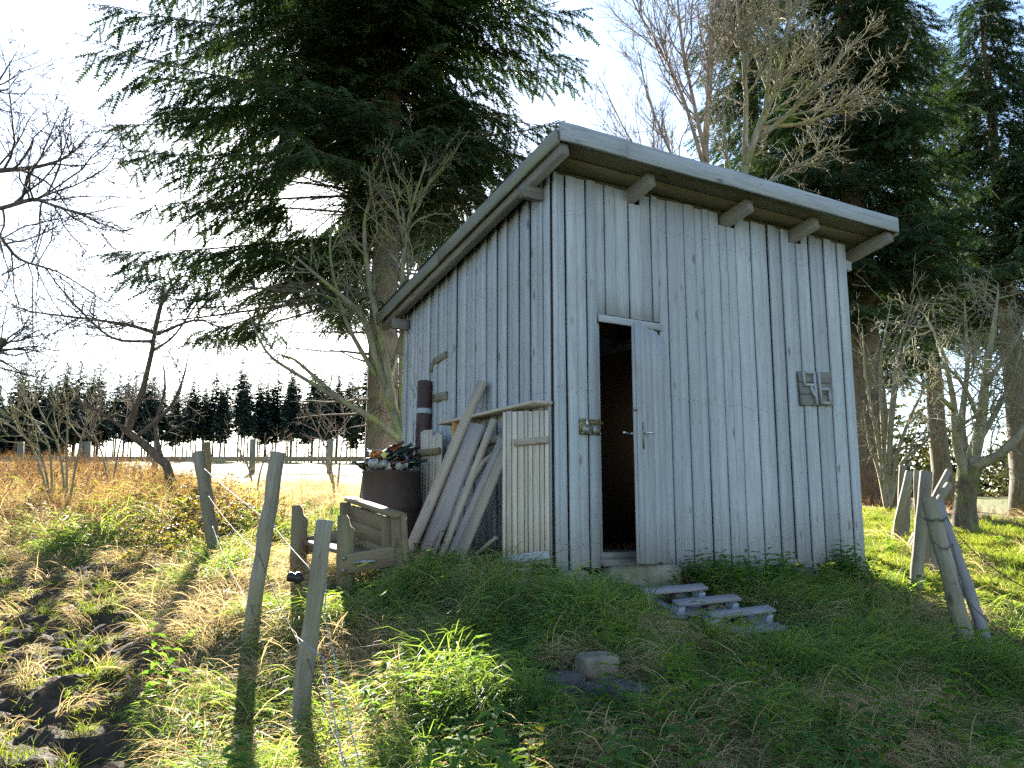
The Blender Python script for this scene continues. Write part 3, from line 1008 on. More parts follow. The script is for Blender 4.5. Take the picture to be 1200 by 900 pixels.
GL = {'dark green': glass('dark_green_glass', (.02, .045, .025)), 'brown': glass('brown_glass', (.10, .035, .008)), 'amber': glass('amber_glass', (.75, .28, .03)),
      'clear': glass('clear_glass', (.72, .78, .78), .15), 'black': glass('black_glass', (.008, .010, .012))}
LAB = [plain('yellow_paper', (.62, .60, .18), .7), plain('white_paper', (.70, .72, .72), .7), plain('blue_paper', (.25, .32, .45), .7)]
for kname, rad, hh in (('wine', .037, .30), ('beer', .031, .24), ('jar', .038, .12)):
    if kname == 'wine': pr = [(.005, .0), (rad, 0), (rad, .18), (rad * .8, .21), (.015, .235), (.014, .285), (.016, .288), (.016, .298), (.011, .30)]
    elif kname == 'beer': pr = [(.005, .0), (rad, 0), (rad, .13), (rad * .82, .155), (.015, .19), (.013, .232), (.015, .235), (.010, .24)]
    else: pr = [(.005, 0), (rad, 0), (rad, .09), (rad * .85, .105), (rad * .88, .108), (rad * .88, .12), (.01, .121)]
    GL[kname] = lathe('bottle_' + kname, pr, 12)
    GL[kname + '_l'] = lathe('label_' + kname, [(rad + .0006, .04), (rad + .0012, .041), (rad + .0012, .085 if kname == 'jar' else .12), (rad + .0006, .086 if kname == 'jar' else .121)], 12)
rb = random.Random(21)
spots = []
# (x, y, z above rim, tilt direction deg, tilt deg, shape, colour, label)
hand = [(-.16, -.05, .085, 110, 80, 'beer', 'amber', 'amber bottle lying at the left of the heap in the drum', None),
        (-.10, -.10, .075, 150, 78, 'jar', 'amber', 'small amber jar wedged in the heap of bottles', None),
        (-.02, -.09, .10, 30, 55, 'wine', 'brown', 'dark brown bottle with yellow label sticking up in the drum', 0),
        (.05, -.05, .09, 35, 58, 'wine', 'dark green', 'dark green bottle sticking up behind the yellow-labelled one', None),
        (.11, -.02, .08, 30, 60, 'wine', 'black', 'black bottle with its neck up at the wall side of the drum', None),
        (.17, .02, .05, 60, 70, 'beer', 'black', 'short black bottle against the drum rim by the wall', 2),
        (.13, -.12, .04, 250, 80, 'beer', 'black', 'black bottle lying towards the front rim with blue label', 2),
        (-.06, .06, .09, 180, 75, 'wine', 'clear', 'clear bottle lying at the back of the heap', None)]
for h in hand: spots.append((h[0], h[1], h[2] + .07) + h[3:])
n_clear = 0
for i in range(34):
    a_ = rb.uniform(0, 6.283); rr = .21 * math.sqrt(rb.random())
    xx, yy = rr * math.cos(a_), rr * math.sin(a_)
    colr = rb.choice(['clear', 'clear', 'clear', 'dark green', 'black', 'black', 'brown'])
    shp = rb.choice(['jar', 'jar', 'beer', 'wine']) if colr == 'clear' else rb.choice(['beer', 'wine'])
    zz = .02 + .15 * (1 - (rr / .25) ** 2) * rb.uniform(.25, 1)
    spots.append((xx, yy, zz, rb.uniform(0, 360), rb.uniform(72, 96), shp, colr, None, rb.choice([None, None, 1, 1])))
for (xx, yy, zz, az, tl, shp, colr, lab, pap) in spots:
    me = GL[shp].copy(); me.materials.append(GL[colr])
    b_ = bpy.data.objects.new('glass_jar' if shp == 'jar' else 'bottle', me); col.objects.link(b_)
    hh = {'wine': .15, 'beer': .12, 'jar': .06}[shp]
    q = Euler((0, R(tl), R(az))).to_matrix()
    dv = q @ Vector((0, 0, 1))
    b_.location = Vector((BX + xx, BY + yy, bz - .02 + BH + zz)) - dv * hh * .8
    b_.rotation_euler = (0, R(tl), R(az))
    if lab is None:
        lab = '%s %s lying in the heap of empties inside the drum' % (colr, 'jar' if shp == 'jar' else 'bottle')
    tag(b_, lab, 'jar' if shp == 'jar' else 'bottle', 'empties in the drum: ' + colr + (' jars' if shp == 'jar' else ' bottles'))
    if pap is not None:
        l_ = obj('paper_label', GL[shp + '_l'].copy(), None, b_)
        l_.data.materials.clear(); l_.data.materials.append(LAB[pap])

# ------------------------------------------------------------------ rustic bench end by the fence
bn = empty('garden_bench', (0, 0, 0))
bA = at(404, 690, 6.05); bA[2] = gz(bA[0], bA[1])        # near front post
bB = at(460, 688, 6.05); bB = bA + np.array([.345, .03, 0])
bF = bA + np.array([-.50, .70, 0])                         # far front post
bG = bB + np.array([-.50, .70, 0])
bn.location = bA
tag(bn, 'old brown wooden bench with notched posts standing by the drum', 'bench')


def carve_post(p, h, w=.105, d=.06, rz=0):
    """post whose head is cut with two round notches on its front edge"""
    pr = [(-.5, 0), (.5, 0), (.5, .66), (.44, .70), (.5, .74), (.5, .80), (.42, .845), (.28, .86), (.16, .90), (.1, .96), (-.02, 1.0), (-.44, 1.0), (-.5, .98)]
    n = len(pr)
    V = [(x * w, s * d / 2, z * h) for s in (-1, 1) for x, z in pr]
    q = [(i, (i + 1) % n, n + (i + 1) % n, n + i) for i in range(n)]
    me = mesh_np('post', V, [np.array(q), np.array([list(range(n - 1, -1, -1)), list(range(n, 2 * n))])])
    return obj('post', me, M['bench'], bn, Vector(p) - Vector(bA), (0, 0, rz))


def lb(p, dz): return Vector((p[0] - bA[0], p[1] - bA[1], p[2] - bA[2] + dz))


bF[2] = gz(bF[0], bF[1]); bB[2] = bA[2]; bG[2] = gz(bG[0], bG[1])
carve_post(bA + np.array([0, 0, -.05]), .60, w=.12)
carve_post(bF + np.array([0, 0, -.05]), .60, w=.12)
hbar('side_rail', M['bench'], bn, lb(bA, .21) + Vector((-.03, -.05, 0)), lb(bB, .27) + Vector((.0, -.05, 0)), .135, .045)
hbar('side_rail', M['bench'], bn, lb(bF, .22) + Vector((-.02, .05, 0)), lb(bG, .26) + Vector((.02, .05, 0)), .135, .045)
plank('rear_post', M['bench'], bn, .075, .05, .60, lb(bB, -.05) + Vector((.035, -.03, 0)), (0, R(-3), 0))
plank('rear_post', M['bench'], bn, .075, .05, .52, lb(bB, .0) + Vector((-.055, .03, 0)), (0, R(-2), 0))
plank('rear_post', M['bench'], bn, .075, .05, .58, lb(bG, -.05) + Vector((.0, .0, 0)))
plank('rear_leg', M['bench'], bn, .035, .06, .60, lb(bB, -.05) + Vector((.095, -.035, 0)), (0, R(-4), 0))
for i, zz in enumerate((.24, .35, .46)):
    hbar('back_board', M['bench'], bn, lb(bB, zz) + Vector((.0, .03, 0)), lb(bG, zz + .0) + Vector((.03, 0, 0)), .108, .030)
hbar('back_cap', M['bench'], bn, lb(bB, .545) + Vector((.03, -.06, 0)), lb(bG, .56) + Vector((.02, .04, 0)), .035, .10)
hbar('seat_board', M['bench'], bn, lb(bA, .265) + Vector((.16, .03, 0)), lb(bF, .265) + Vector((.16, -.03, 0)), .028, .24)
ir = obj('iron_bracket', lathe('iron_bracket', [(.002, 0), (.010, .004), (.012, .05), (.018, .06), (.018, .10), (.012, .11), (.010, .145), (.002, .15)], 8), M['dmetal'], bn, lb(bA, .225) + Vector((.07, -.082, 0)), (0, R(85), 0))
for dx, dz in ((-.0, .255), (.0, .175)):
    obj('bolt', lathe('bolt', [(.001, 0), (.016, 0), (.013, .012), (.001, .014)], 8), M['dmetal'], bn, lb(bA, dz) + Vector((dx, -.072, 0)), (R(90), 0, 0))

# ------------------------------------------------------------------ fence posts
def fence_post(base_px, top_px, Yb, r, label, group, Yt=None, mat='post', name='fence_post', rt=None, sides=15, sink=.12, seed=0, cut=.0):
    b0 = at(base_px[0], base_px[1], Yb)
    b0[2] = gz(b0[0], b0[1])
    t0 = at(top_px[0], top_px[1], Yt or Yb)
    r_ = np.random.RandomState(seed + 31)
    v = t0 - b0
    v /= np.linalg.norm(v)
    n = 9
    P = np.array([b0 - v * sink + (t0 - b0 + v * sink) * k / (n - 1) for k in range(n)])
    P[1:-1] += r_.uniform(-.006, .006, (n - 2, 3))
    rad = np.linspace(r, rt or r * .9, n) * r_.uniform(.94, 1.06, n)
    P = np.r_[P, [P[-1] + v * .008]]; rad = np.r_[rad, rad[-1] * .86]
    tb = Tubes(); tb.add(P, rad, sides)
    V, F = tb.arrays()
    # split and weathered surface
    an = np.arange(len(V)) % sides
    ax = P[np.arange(len(V)) // sides % len(P)]
    fl = 1 + (r_.uniform(-.17, .07, sides))[an] * (1 + .25 * np.sin(np.arange(len(V)) // sides * 1.7))
    V = ax + (V - ax) * fl[:, None]
    # grain along the post: turn the mesh so that local Z follows the axis
    q = Vector(v).to_track_quat('Z', 'Y')
    inv = np.array(q.inverted().to_matrix())
    V = (V - b0) @ inv.T
    o = obj(name, mesh_np(name, V, F, smooth=False), M[mat], None, b0)
    o.rotation_mode = 'QUATERNION'; o.rotation_quaternion = q
    tag(o, label, 'fence post' if name == 'fence_post' else 'pole', group)
    return o, b0, t0


LG = 'posts of the wire fence by the mud'
f3, f3b, f3t = fence_post((345, 884), (380, 611), 4.1, .049, 'leaning cracked post with black insulator and blue rope', LG, seed=1, rt=.044)
f2, f2b, f2t = fence_post((291, 760), (325, 531), 5.3, .051, 'leaning grey post between the insulator post and the one by the brambles', LG, seed=2, rt=.047)
f1, f1b, f1t = fence_post((253, 650), (233, 530), 7.7, .056, 'short split post at the edge of the brambles', LG, seed=3, rt=.054)
fence_post((244, 575), (242, 519), 11.5, .07, 'brown post standing behind the split one in brambles', LG, mat='bench', seed=4)
# black insulator on the nearest post, wires and rope
pI = f3b + (f3t - f3b) * .745 + np.array([-.062, -.02, 0])
ins = obj('insulator', lathe('insulator', [(.003, -.01), (.012, 0), (.026, .01), (.030, .03), (.018, .04), (.024, .055), (.020, .07), (.003, .075)], 12), M['black'], None, pI, (R(20), R(-80), 0))
tag(ins, 'black plastic insulator screwed to the cracked post', 'insulator')
endp = at(412, 930, 2.9)


def wire(pts, r, mat, name, label, barbs=False, sag=.03, seed=0):
    r_ = random.Random(seed)
    Q = []
    for a, b in zip(pts[:-1], pts[1:]):
        for k in range(10):
            t = k / 10
            p = np.array(a) * (1 - t) + np.array(b) * t
            p[2] -= sag * 4 * t * (1 - t)
            Q.append(p)
    Q.append(np.array(pts[-1]))
    tb = Tubes(); tb.add(Q, [r] * len(Q), 5)
    if barbs:
        L = 0
        for a, b in zip(Q[:-1], Q[1:]):
            for t in (0.1, .6):
                p = a * (1 - t) + b * t
                d = np.array([r_.uniform(-1, 1), r_.uniform(-1, 1), r_.uniform(-1, 1)]); d /= np.linalg.norm(d)
                tb.add([p - d * .014, p, p + d * .014], [.0008, .0018, .0008], 4)
    o = obj(name, tb.mesh(name, Q[0]), M[mat], None, Q[0])
    return tag(o, label, 'wire' if 'wire' in name else 'rope')


def on_post(b, t, k, off): return b + (t - b) * k + np.array(off)


wire([on_post(f1b, f1t, .62, (.03, -.06, 0)), on_post(f2b, f2t, .45, (.0, -.06, 0)), on_post(f3b, f3t, .40, (.02, -.058, 0)), at(425, 935, 2.8)], .0026, 'wire', 'barbed_wire', 'lower strand of barbed wire between the posts by the mud', True, .03, 1)
wire([on_post(f1b, f1t, .36, (.03, -.06, 0)), on_post(f2b, f2t, .18, (.0, -.06, 0)), on_post(f3b, f3t, .12, (.02, -.058, 0))], .0024, 'wire', 'barbed_wire', 'lowest slack wire near the ground between the posts by the mud', True, .05, 2)
wire([on_post(f1b, f1t, .86, (.03, -.06, 0)), on_post(f2b, f2t, .62, (.04, -.05, 0)), on_post(f3b, f3t, .72, (.055, -.03, 0)), on_post(f3b, f3t, .60, (.06, -.03, 0)), at(430, 930, 3.0)], .0022, 'rope', 'fence_rope', 'blue and white rope tied across the cracked post', False, .015, 3)
wire([on_post(f3b, f3t, .50, (-.055, -.045, 0)), at(378, 770, 3.7), at(408, 925, 2.95)], .0024, 'rope', 'fence_rope', 'loose pale rope end hanging from the cracked post to grass', False, .0, 4)

RG = 'posts of the fence beside the shed'
fence_post((1138, 768), (1089, 584), 6.0, .062, 'thick leaning round post with barbed wire at its head', RG, Yt=6.15, seed=11, rt=.055)
fence_post((1163, 780), (1098, 590), 6.1, .034, 'thin violet-grey pole propped along the thick leaning post', RG, Yt=6.25, seed=12, rt=.045, name='prop_pole', mat='pallet')
fence_post((1072, 692), (1085, 553), 8.0, .056, 'smooth round post standing next to the thick leaning one', RG, Yt=8.0, seed=13, rt=.058)
fence_post((1077, 640), (1075, 552), 10.2, .052, 'upright post half hidden by the smooth round post', RG, seed=14)
fence_post((1047, 621), (1066, 553), 11.2, .055, 'pole leaning across two upright posts in the sunny grass', RG, seed=15, name='prop_pole')
fence_post((1055, 620), (1058, 546), 11.5, .052, 'upright post behind the leaning pole in the sunny grass', RG, seed=16)
fence_post((1061, 622), (1064, 570), 11.6, .05, 'shorter upright post behind the leaning pole', RG, seed=17)
fence_post((1084, 659), (1084, 606), 9.0, .055, 'darker sawn stub beside the smooth round post', RG, seed=18, mat='bench')
fence_post((1092, 658), (1090, 606), 9.0, .055, 'paler sawn stub beside the smooth round post', RG, seed=19)
fence_post((1066, 628), (1112, 552), 10.8, .05, 'slanting pole crossing towards the mossy tree', RG, seed=20, name='prop_pole', Yt=11.2)
fence_post((1067, 634), (1112, 568), 10.5, .055, 'lower slanting pole crossing towards the mossy tree', RG, seed=21, name='prop_pole', Yt=10.9)
a1 = at(1092, 606, 6.12); a2 = at(1098, 632, 6.05)
wire([a1 + np.array([-.08, -.03, 0]), a1 + np.array([0, -.09, -.01]), a1 + np.array([.09, -.02, 0]), at(1145, 650, 5.4), at(1215, 695, 4.4)], .003, 'wire', 'barbed_wire', 'barbed wire running from the thick leaning post over the grass', True, .02, 6)
wire([a2 + np.array([-.06, -.06, 0]), a2 + np.array([.08, -.05, -.03]), at(1130, 700, 5.5), at(1225, 765, 4.4)], .003, 'wire', 'barbed_wire', 'slack second wire sagging from the thick leaning post', True, .05, 7)

# rail fence at the far side of the plot
ff = empty('rail_fence', at(200, 556, 22))
tag(ff, 'weathered post and rail fence beyond the dry weeds', 'fence')
for i in range(9):
    p0 = at(-150 + i * 72, 538, 22.5); p1 = at(-150 + (i + 1) * 72, 538, 22.5)
    hbar('rail', M['post'], ff, Vector(p0 - np.array(ff.location)), Vector(p1 - np.array(ff.location)), .13, .06, rings=2)
for px_ in (-66, 22, 93, 101, 180, 295, 386, 440):
    p0 = at(px_, 560, 22.3); top = at(px_, 522 if px_ < 200 else 519, 22.3)
    zg = gz(p0[0], p0[1])
    plank('post', M['post'], ff, .13, .12, top[2] - zg + .2, Vector((p0[0], p0[1], zg - .1)) - ff.location, (0, R(random.uniform(-2, 2)), 0), rings=2)

# ------------------------------------------------------------------ pallet with its three bearers up
pc = foot(826, 726)
zg = gz(pc[0], pc[1])
pal = empty('broken_pallet', (pc[0], pc[1], zg + .03), R(24))
gn = Vector(((gz(pc[0] - .4, pc[1]) - gz(pc[0] + .4, pc[1])) / .8, (gz(pc[0], pc[1] - .4) - gz(pc[0], pc[1] + .4)) / .8, 1)).normalized()
tag(pal, 'broken half pallet lying in the grass before the shed', 'pallet')
xa = Vector((math.cos(R(30)), math.sin(R(30)), 0)); gn = (gn - xa * gn.dot(xa)).normalized()
pal.rotation_euler = Matrix((xa, gn.cross(xa), gn)).transposed().to_euler()
for j, (yy, x0, x1) in enumerate(((.20, -.42, .14), (.0, -.29, .28), (-.20, -.16, .42))):
    zt = .092
    hbar('top_plank', M['pallet'], pal, (x0, yy, zt), (x1, yy, zt + .02), .022, .085, rings=3)
    for xb in (x0 + .035, (x0 + x1) / 2 + .02, x1 - .035):
        for s in (-1, 0, 1):
            obj('block', box_mesh('block', xb - .028, xb + .028, yy + s * .027 - .012, yy + s * .027 + .012, -.02, zt - .012), M['stub'] if xb != (x0 + x1) / 2 + .02 else M['wall_dark'], pal)
for xx, y0, y1 in ((-.30, .32, -.06), (-.02, .32, -.30), (.30, .05, -.32)):
    hbar('base_plank', M['pallet'], pal, (xx, y0, .012), (xx + .03, y1, .008), .022, .12, rings=2)
hbar('base_plank', M['pallet'], pal, (-.14, -.30, .024), (.44, -.31, .026), .022, .10, rings=2)
hbar('base_plank', M['pallet'], pal, (-.30, .0, .026), (.28, -.02, .024), .022, .10, rings=2)

# stones in the grass
def field_stone(px_, py_, Y, s, seed, mat, label, dz=0.0, rz=0.0, boxy=.45):
    p = foot(px_, py_); p[2] = gz(p[0], p[1]) + dz
    o = boulder('stone', s[0], s[1], s[2], seed, M[mat], None, p, rz, .10, boxy)
    tag(o, label, 'stone', 'stones in the grass slope')


field_stone(700, 800, 4.55, (.098, .08, .062), 31, 'stone', 'squared pale brown stone block in the shaded grass', .075, .2, .38)
field_stone(715, 815, 4.45, (.15, .10, .06), 32, 'dstone', 'flat dark stone under the squared pale block', .0, .1)
field_stone(660, 808, 4.5, (.09, .08, .055), 33, 'dstone', 'rounded dark stone half hidden in grass', .02, .5)
field_stone(735, 815, 4.5, (.10, .07, .05), 34, 'dstone', 'small dark stone right beside the flat dark one', .0, .8)
field_stone(752, 822, 4.3, (.05, .04, .035), 35, 'stone', 'small reddish stone in the grass below the dark stones', .03, .8)
# pole lying at the foot of the wall
pa, pb = foot(600, 697), foot(698, 692)
pa[2] = gz(pa[0], pa[1]) + .055; pb[2] = gz(pb[0], pb[1]) + .06
tb = Tubes(); tb.add([pa, pa * .6 + pb * .4, pb], [.05, .055, .05], 10)
o = obj('fallen_pole', tb.mesh('fallen_pole', pa), M['post'], None, pa)
tag(o, 'rounded pole lying in the grass below the door', 'pole')
# scrap of crumpled plastic
p = foot(707, 818); p[2] = gz(p[0], p[1]) + .05
pr_ = np.random.RandomState(5)
gx_, gy_ = np.meshgrid(np.linspace(-.07, .07, 7), np.linspace(-.03, .03, 5))
pv = np.c_[gx_.ravel(), gy_.ravel() , pr_.uniform(-.012, .018, 35)]
i5 = np.arange(35).reshape(5, 7)
o = obj('plastic_scrap', mesh_np('plastic_scrap', pv, np.stack([i5[:-1, :-1], i5[:-1, 1:], i5[1:, 1:], i5[1:, :-1]], -1).reshape(-1, 4)), plain('lilac_plastic', (.42, .40, .58), .3), None, p)
tag(o, 'crumpled lilac plastic scrap by the stones', 'litter')
print('props done', len(bpy.data.objects))
# ------------------------------------------------------------------ trees
def unit(v):
    v = np.asarray(v, float)
    return v / (np.linalg.norm(v) + 1e-9)


class Bare:
    """leafless tree: limbs grow by recursion into one Tubes collection"""
    def __init__(s, seed, up=.12, wig=.16, minr=.0022, dens=1.0, ratio=.52, spread=48, levels=4, segs=6):
        s.t = Tubes(); s.r = np.random.RandomState(seed)
        s.up, s.wig, s.minr, s.dens, s.ratio, s.spread, s.levels, s.segs = up, wig, minr, dens, ratio, spread, levels, segs
        s.tips = []

    def limb(s, P, rad, level=0, sides=None, spawn=(0.25, 1.0), n=None, length=None):
        """explicit polyline limb (smoothed) that carries procedural side branches"""
        P = np.asarray(P, float)
        m = 4 * (len(P) - 1) + 1
        tt = np.linspace(0, len(P) - 1, m)
        Q = np.stack([np.interp(tt, np.arange(len(P)), P[:, i]) for i in range(3)], 1)
        for _ in range(2): Q[1:-1] = (Q[:-2] + 2 * Q[1:-1] + Q[2:]) / 4
        rr = np.interp(tt, np.arange(len(P)), rad)
        s.t.add(Q, rr, sides or 8)
        L = np.linalg.norm(np.diff(Q, axis=0), axis=1).sum()
        n = n if n is not None else int(L * 5 * s.dens)
        for k in range(n):
            u = s.r.uniform(*spawn)
            i = min(int(u * (m - 1)), m - 2)
            p = Q[i] + (Q[i + 1] - Q[i]) * (u * (m - 1) - i)
            d = unit(Q[i + 1] - Q[i])
            r0 = rr[i]
            s.grow(p, s.turn(d, s.spread), (length or L * s.ratio) * s.r.uniform(.5, 1.1) * (1.15 - .5 * u), min(r0 * .6, max(.004, (length or L * s.ratio) * .011)), level + 1)
        return Q

    def turn(s, d, ang):
        a = R(ang) * s.r.uniform(.6, 1.25)
        o = unit(np.cross(d, s.r.normal(size=3)))
        v = unit(d * math.cos(a) + o * math.sin(a))
        return v

    def grow(s, p, d, L, r, level):
        if L < .05: return
        n = s.segs if level < 3 else 4
        P = [np.array(p)]
        d = unit(d)
        for k in range(n):
            d = unit(d + s.r.normal(size=3) * s.wig + np.array([0, 0, s.up]))
            P.append(P[-1] + d * L / n)
        P = np.array(P)
        rad = np.linspace(r, max(s.minr * .7, r * .3), n + 1)
        rad = np.maximum(rad, s.minr * .7)
        s.t.add(P, rad, 5 if r > .012 else (4 if r > .006 else 3))
        s.tips.append((P[-1], d, level))
        if level >= s.levels: return
        m = max(1, int(round(s.r.uniform(.8, 1.2) * s.dens * (2.2 + L * 3.4))))
        for _ in range(m):
            u = s.r.uniform(.15, 1.0)
            i = min(int(u * n), n - 1)
            q = P[i] + (P[i + 1] - P[i]) * (u * n - i)
            dd = unit(P[i + 1] - P[i])
            s.grow(q, s.turn(dd, s.spread), L * s.ratio * s.r.uniform(.55, 1.15) * (1.2 - .45 * u), max(s.minr, r * .55 * (1.1 - .5 * u)), level + 1)


def tree_thing(name, base, label, cat, group=None):
    o = empty(name, base)
    return tag(o, label, cat, group)


def finish_bare(t, bt, parts_mat, trunk_tubes=None, name='branches'):
    base = np.array(t.location)
    if trunk_tubes is not None: obj('trunk', trunk_tubes.mesh('trunk', base), parts_mat[0], t)
    return obj(name, bt.t.mesh(name, base), parts_mat[1], t)


# template of a spruce spray: a stem with needles on both sides, x is the axis
def spray_template(pairs=8, nl=.23, nw=.10, stem=.02, fwd=48, droop=.0):
    T = []
    T.append([(0, -stem, 0), (0, stem, 0), (1, 0, 0)])
    for k in range(pairs):
        x = .05 + .85 * k / (pairs - 1)
        for s in (-1, 1):
            l = nl * (1.0 - .35 * k / pairs)
            a = R(fwd)
            dx, dy = math.cos(a) * l, s * math.sin(a) * l
            w = nw
            dz = (.30 if (k + (s > 0)) % 3 == 0 else -.12) * l
            T.append([(x - w * .5, 0, 0), (x + w * .8, 0, 0), (x + dx, dy, dz)])
    return np.array(T).reshape(-1, 3)


def expand(tmpl, pos, d, scale, roll, width=1.0):
    """place the template at every pos along d; returns verts and tri faces"""
    d = d / (np.linalg.norm(d, axis=1)[:, None] + 1e-9)
    up = np.where(np.abs(d[:, 2:3]) < .95, np.array([[0, 0, 1.0]]), np.array([[1.0, 0, 0]]))
    s = np.cross(up, d); s /= np.linalg.norm(s, axis=1)[:, None] + 1e-9
    u = np.cross(d, s)
    c, si = np.cos(roll)[:, None], np.sin(roll)[:, None]
    s2 = s * c + u * si; u2 = -s * si + u * c
    X, Yv, Z = tmpl[:, 0], tmpl[:, 1] * width, tmpl[:, 2] * width
    V = pos[:, None, :] + scale[:, None, None] * (X[None, :, None] * d[:, None, :] + Yv[None, :, None] * s2[:, None, :] + Z[None, :, None] * u2[:, None, :])
    V = V.reshape(-1, 3)
    return V, np.arange(len(V)).reshape(-1, 3)


def spruce(name, base, H, z0, seed, label, lenfun, trunk_r, spray=.17, whorl=.34, per=6, sec=.11, spr=.055, dead=(0, 0), hole=None, tmpl=None,
           group=None, droop=.55, ztop=None, thin=0.0, inner=0, zmin=None):
    r = np.random.RandomState(seed)
    base = np.asarray(base, float)
    t = tree_thing(name, base, label, 'tree', group)
    tb = Tubes()
    n = 14
    P = np.array([[r.uniform(-.03, .03) * trunk_r * 3, r.uniform(-.03, .03) * trunk_r * 3, -.2 + (H + .2) * k / (n - 1)] for k in range(n)])
    rad = trunk_r * (1 - .97 * (np.linspace(0, 1, n)) ** .95); rad[0] *= 1.35; rad[1] *= 1.0
    tb.add(P, rad, 12)
    obj('trunk', tb.mesh('trunk'), M['bark_spruce'], t)
    lb_ = Tubes()
    pos = []; dirs = []; scl = []
    z = z0
    while z < (ztop or H * .97):
        for k in range(per + inner):
            az = r.uniform(0, 2 * np.pi)
            L = lenfun(az, z) * r.uniform(.7, 1.12) if k < per else (r.uniform(.5, 1.5) if z > z0 + .9 else 0)
            if L < .15: continue
            if r.rand() < thin: continue
            zb = z + r.uniform(-.5, .5) * whorl
            m = 9
            tt = np.linspace(0, 1, m)
            elev = -.05 - droop * .45 * tt + droop * .55 * tt ** 3 + r.uniform(-.1, .1)
            h = np.array([math.cos(az), math.sin(az)])
            side = np.array([-h[1], h[0]]) * r.uniform(-.12, .12)
            rr_ = L * tt
            dz = np.cumsum(elev) * L / m
            Bp = np.c_[h[0] * rr_ + side[0] * rr_ * tt, h[1] * rr_ + side[1] * rr_ * tt, zb + dz]
            lb_.add(Bp, np.linspace(.006 + .0055 * L, .003, m), 4)
            ns = max(3, int(L / sec))
            for j in range(ns):
                u = .12 + .88 * (j + r.rand()) / ns
                i = min(int(u * (m - 1)), m - 2)
                p = Bp[i] + (Bp[i + 1] - Bp[i]) * (u * (m - 1) - i)
                bd_ = unit(Bp[i + 1] - Bp[i])
                sgn = 1 if j % 2 else -1
                sd = unit(np.cross([0, 0, 1], bd_)) * sgn
                sl = (.10 + .34 * L * (1 - u) ** .7 + .10) * r.uniform(.6, 1.2)
                dd = unit(bd_ * .75 + sd * r.uniform(.5, 1.0) + np.array([0, 0, (-.18 - .35 * r.rand()) * (.4 + 1.1 * droop)]))
                q = 4
                S = [p]
                for kk in range(q - 1):
                    dd = unit(dd + np.array([0, 0, -.10 * droop]) + r.normal(size=3) * .05)
                    S.append(S[-1] + dd * sl / (q - 1))
                S = np.array(S)
                lb_.add(S, np.linspace(.005, .002, q), 3)
                nn = max(2, int(sl / spr))
                for kk in range(nn):
                    v = (kk + r.rand()) / nn
                    i2 = min(int(v * (q - 1)), q - 2)
                    pp = S[i2] + (S[i2 + 1] - S[i2]) * (v * (q - 1) - i2)
                    d2 = unit(S[i2 + 1] - S[i2])
                    s2 = unit(np.cross([0, 0, 1], d2)) * (1 if kk % 2 else -1)
                    pos.append(pp); dirs.append(unit(d2 * .8 + s2 * r.uniform(.1, .9) + np.array([0, 0, -.15 - .55 * r.rand() * droop])))
                    scl.append(spray * r.uniform(.6, 1.25))
                pos.append(S[-1]); dirs.append(dd); scl.append(spray * r.uniform(.8, 1.2))
        z += whorl * r.uniform(.8, 1.2)
    # dead lower branches
    if dead[1] > dead[0]:
        zz = dead[0]
        while zz < dead[1]:
            az = r.uniform(0, 6.283); L = r.uniform(.3, 1.5)
            h = np.array([math.cos(az), math.sin(az), r.uniform(-.25, .15)])
            Pd = [np.array([0, 0, zz])]
            for kk in range(5): Pd.append(Pd[-1] + unit(h + np.array([0, 0, -.03 * kk]) + r.normal(size=3) * .06) * L / 5)
            lb_.add(Pd, np.linspace(.02, .004, 6), 5)
            for kk in range(int(L * 7)):
                i = r.randint(1, 5); pp = Pd[i]; d2 = unit(h + r.normal(size=3) * .9)
                lb_.add([pp, pp + d2 * .12, pp + d2 * .22 + np.array([0, 0, -.04])], [.004, .003, .0015], 3)
            zz += r.uniform(.03, .12)
    obj('branches', lb_.mesh('branches'), M['bark_spruce'], t)
    pos = np.array(pos); dirs = np.array(dirs); scl = np.array(scl)
    keep = np.ones(len(pos), bool)
    if zmin: keep &= pos[:, 2] + base[2] > zmin
    if hole is not None:
        for (hc, hr) in hole:
            dd = (pos + base - np.asarray(hc)) / np.asarray(hr)
            e = (dd ** 2).sum(1)
            keep &= ~(e < 1 - .35 * r.rand(len(pos)))
    pos, dirs, scl = pos[keep], dirs[keep], scl[keep]
    V, F = expand(tmpl if tmpl is not None else spray_template(), pos, dirs, scl, r.uniform(-.7, .7, len(pos)))
    c = obj('crown', mesh_np('crown', V, F), M['needles'], t)
    print(name, 'sprays', len(pos))
    return t


# the big spruce behind the shed corner; it leans its crown over to the open side
sb = at(446, 560, 10.1); sb[2] = gz(sb[0], sb[1])
hole_c = at(374, 238, 9.4)


def len_left(az, z):
    cx = math.cos(az)
    L = 2.35 - .10 * max(0, z - 5.0)
    if cx < 0: L *= 1 + .48 * (-cx) ** 1.2
    else: L *= 1 - .02 * cx
    if z < 4.0 and cx > -.25: return 0.0
    if z < 4.0: L *= .92
    return max(L, .3)


spruce('spruce_tree', sb, 13.5, 2.95, 11, 'big spruce with drooping branches behind the shed corner', len_left, .22, spray=.205, whorl=.31, per=9, sec=.095, spr=.048,
       dead=(1.2, 4.6), hole=[(at(372, 232, 8.0 + .45 * i_), (.36 + .03 * i_, .5, .29 + .03 * i_)) for i_ in range(11)] + [(at(320, 350, 9.5), (.6, 3.0, .3)), (at(545, 265, 10), (.7, 3.0, .35)), (at(210, 250, 10), (.25, 2.0, .15)), (at(170, 130, 10), (.35, 1.2, .25)), (at(600, 180, 10.3), (.5, 2, .3)), (at(250, 60, 10.3), (.25, 2.5, .2))], ztop=9.5, thin=.06, inner=8, droop=.55, zmin=2.8)

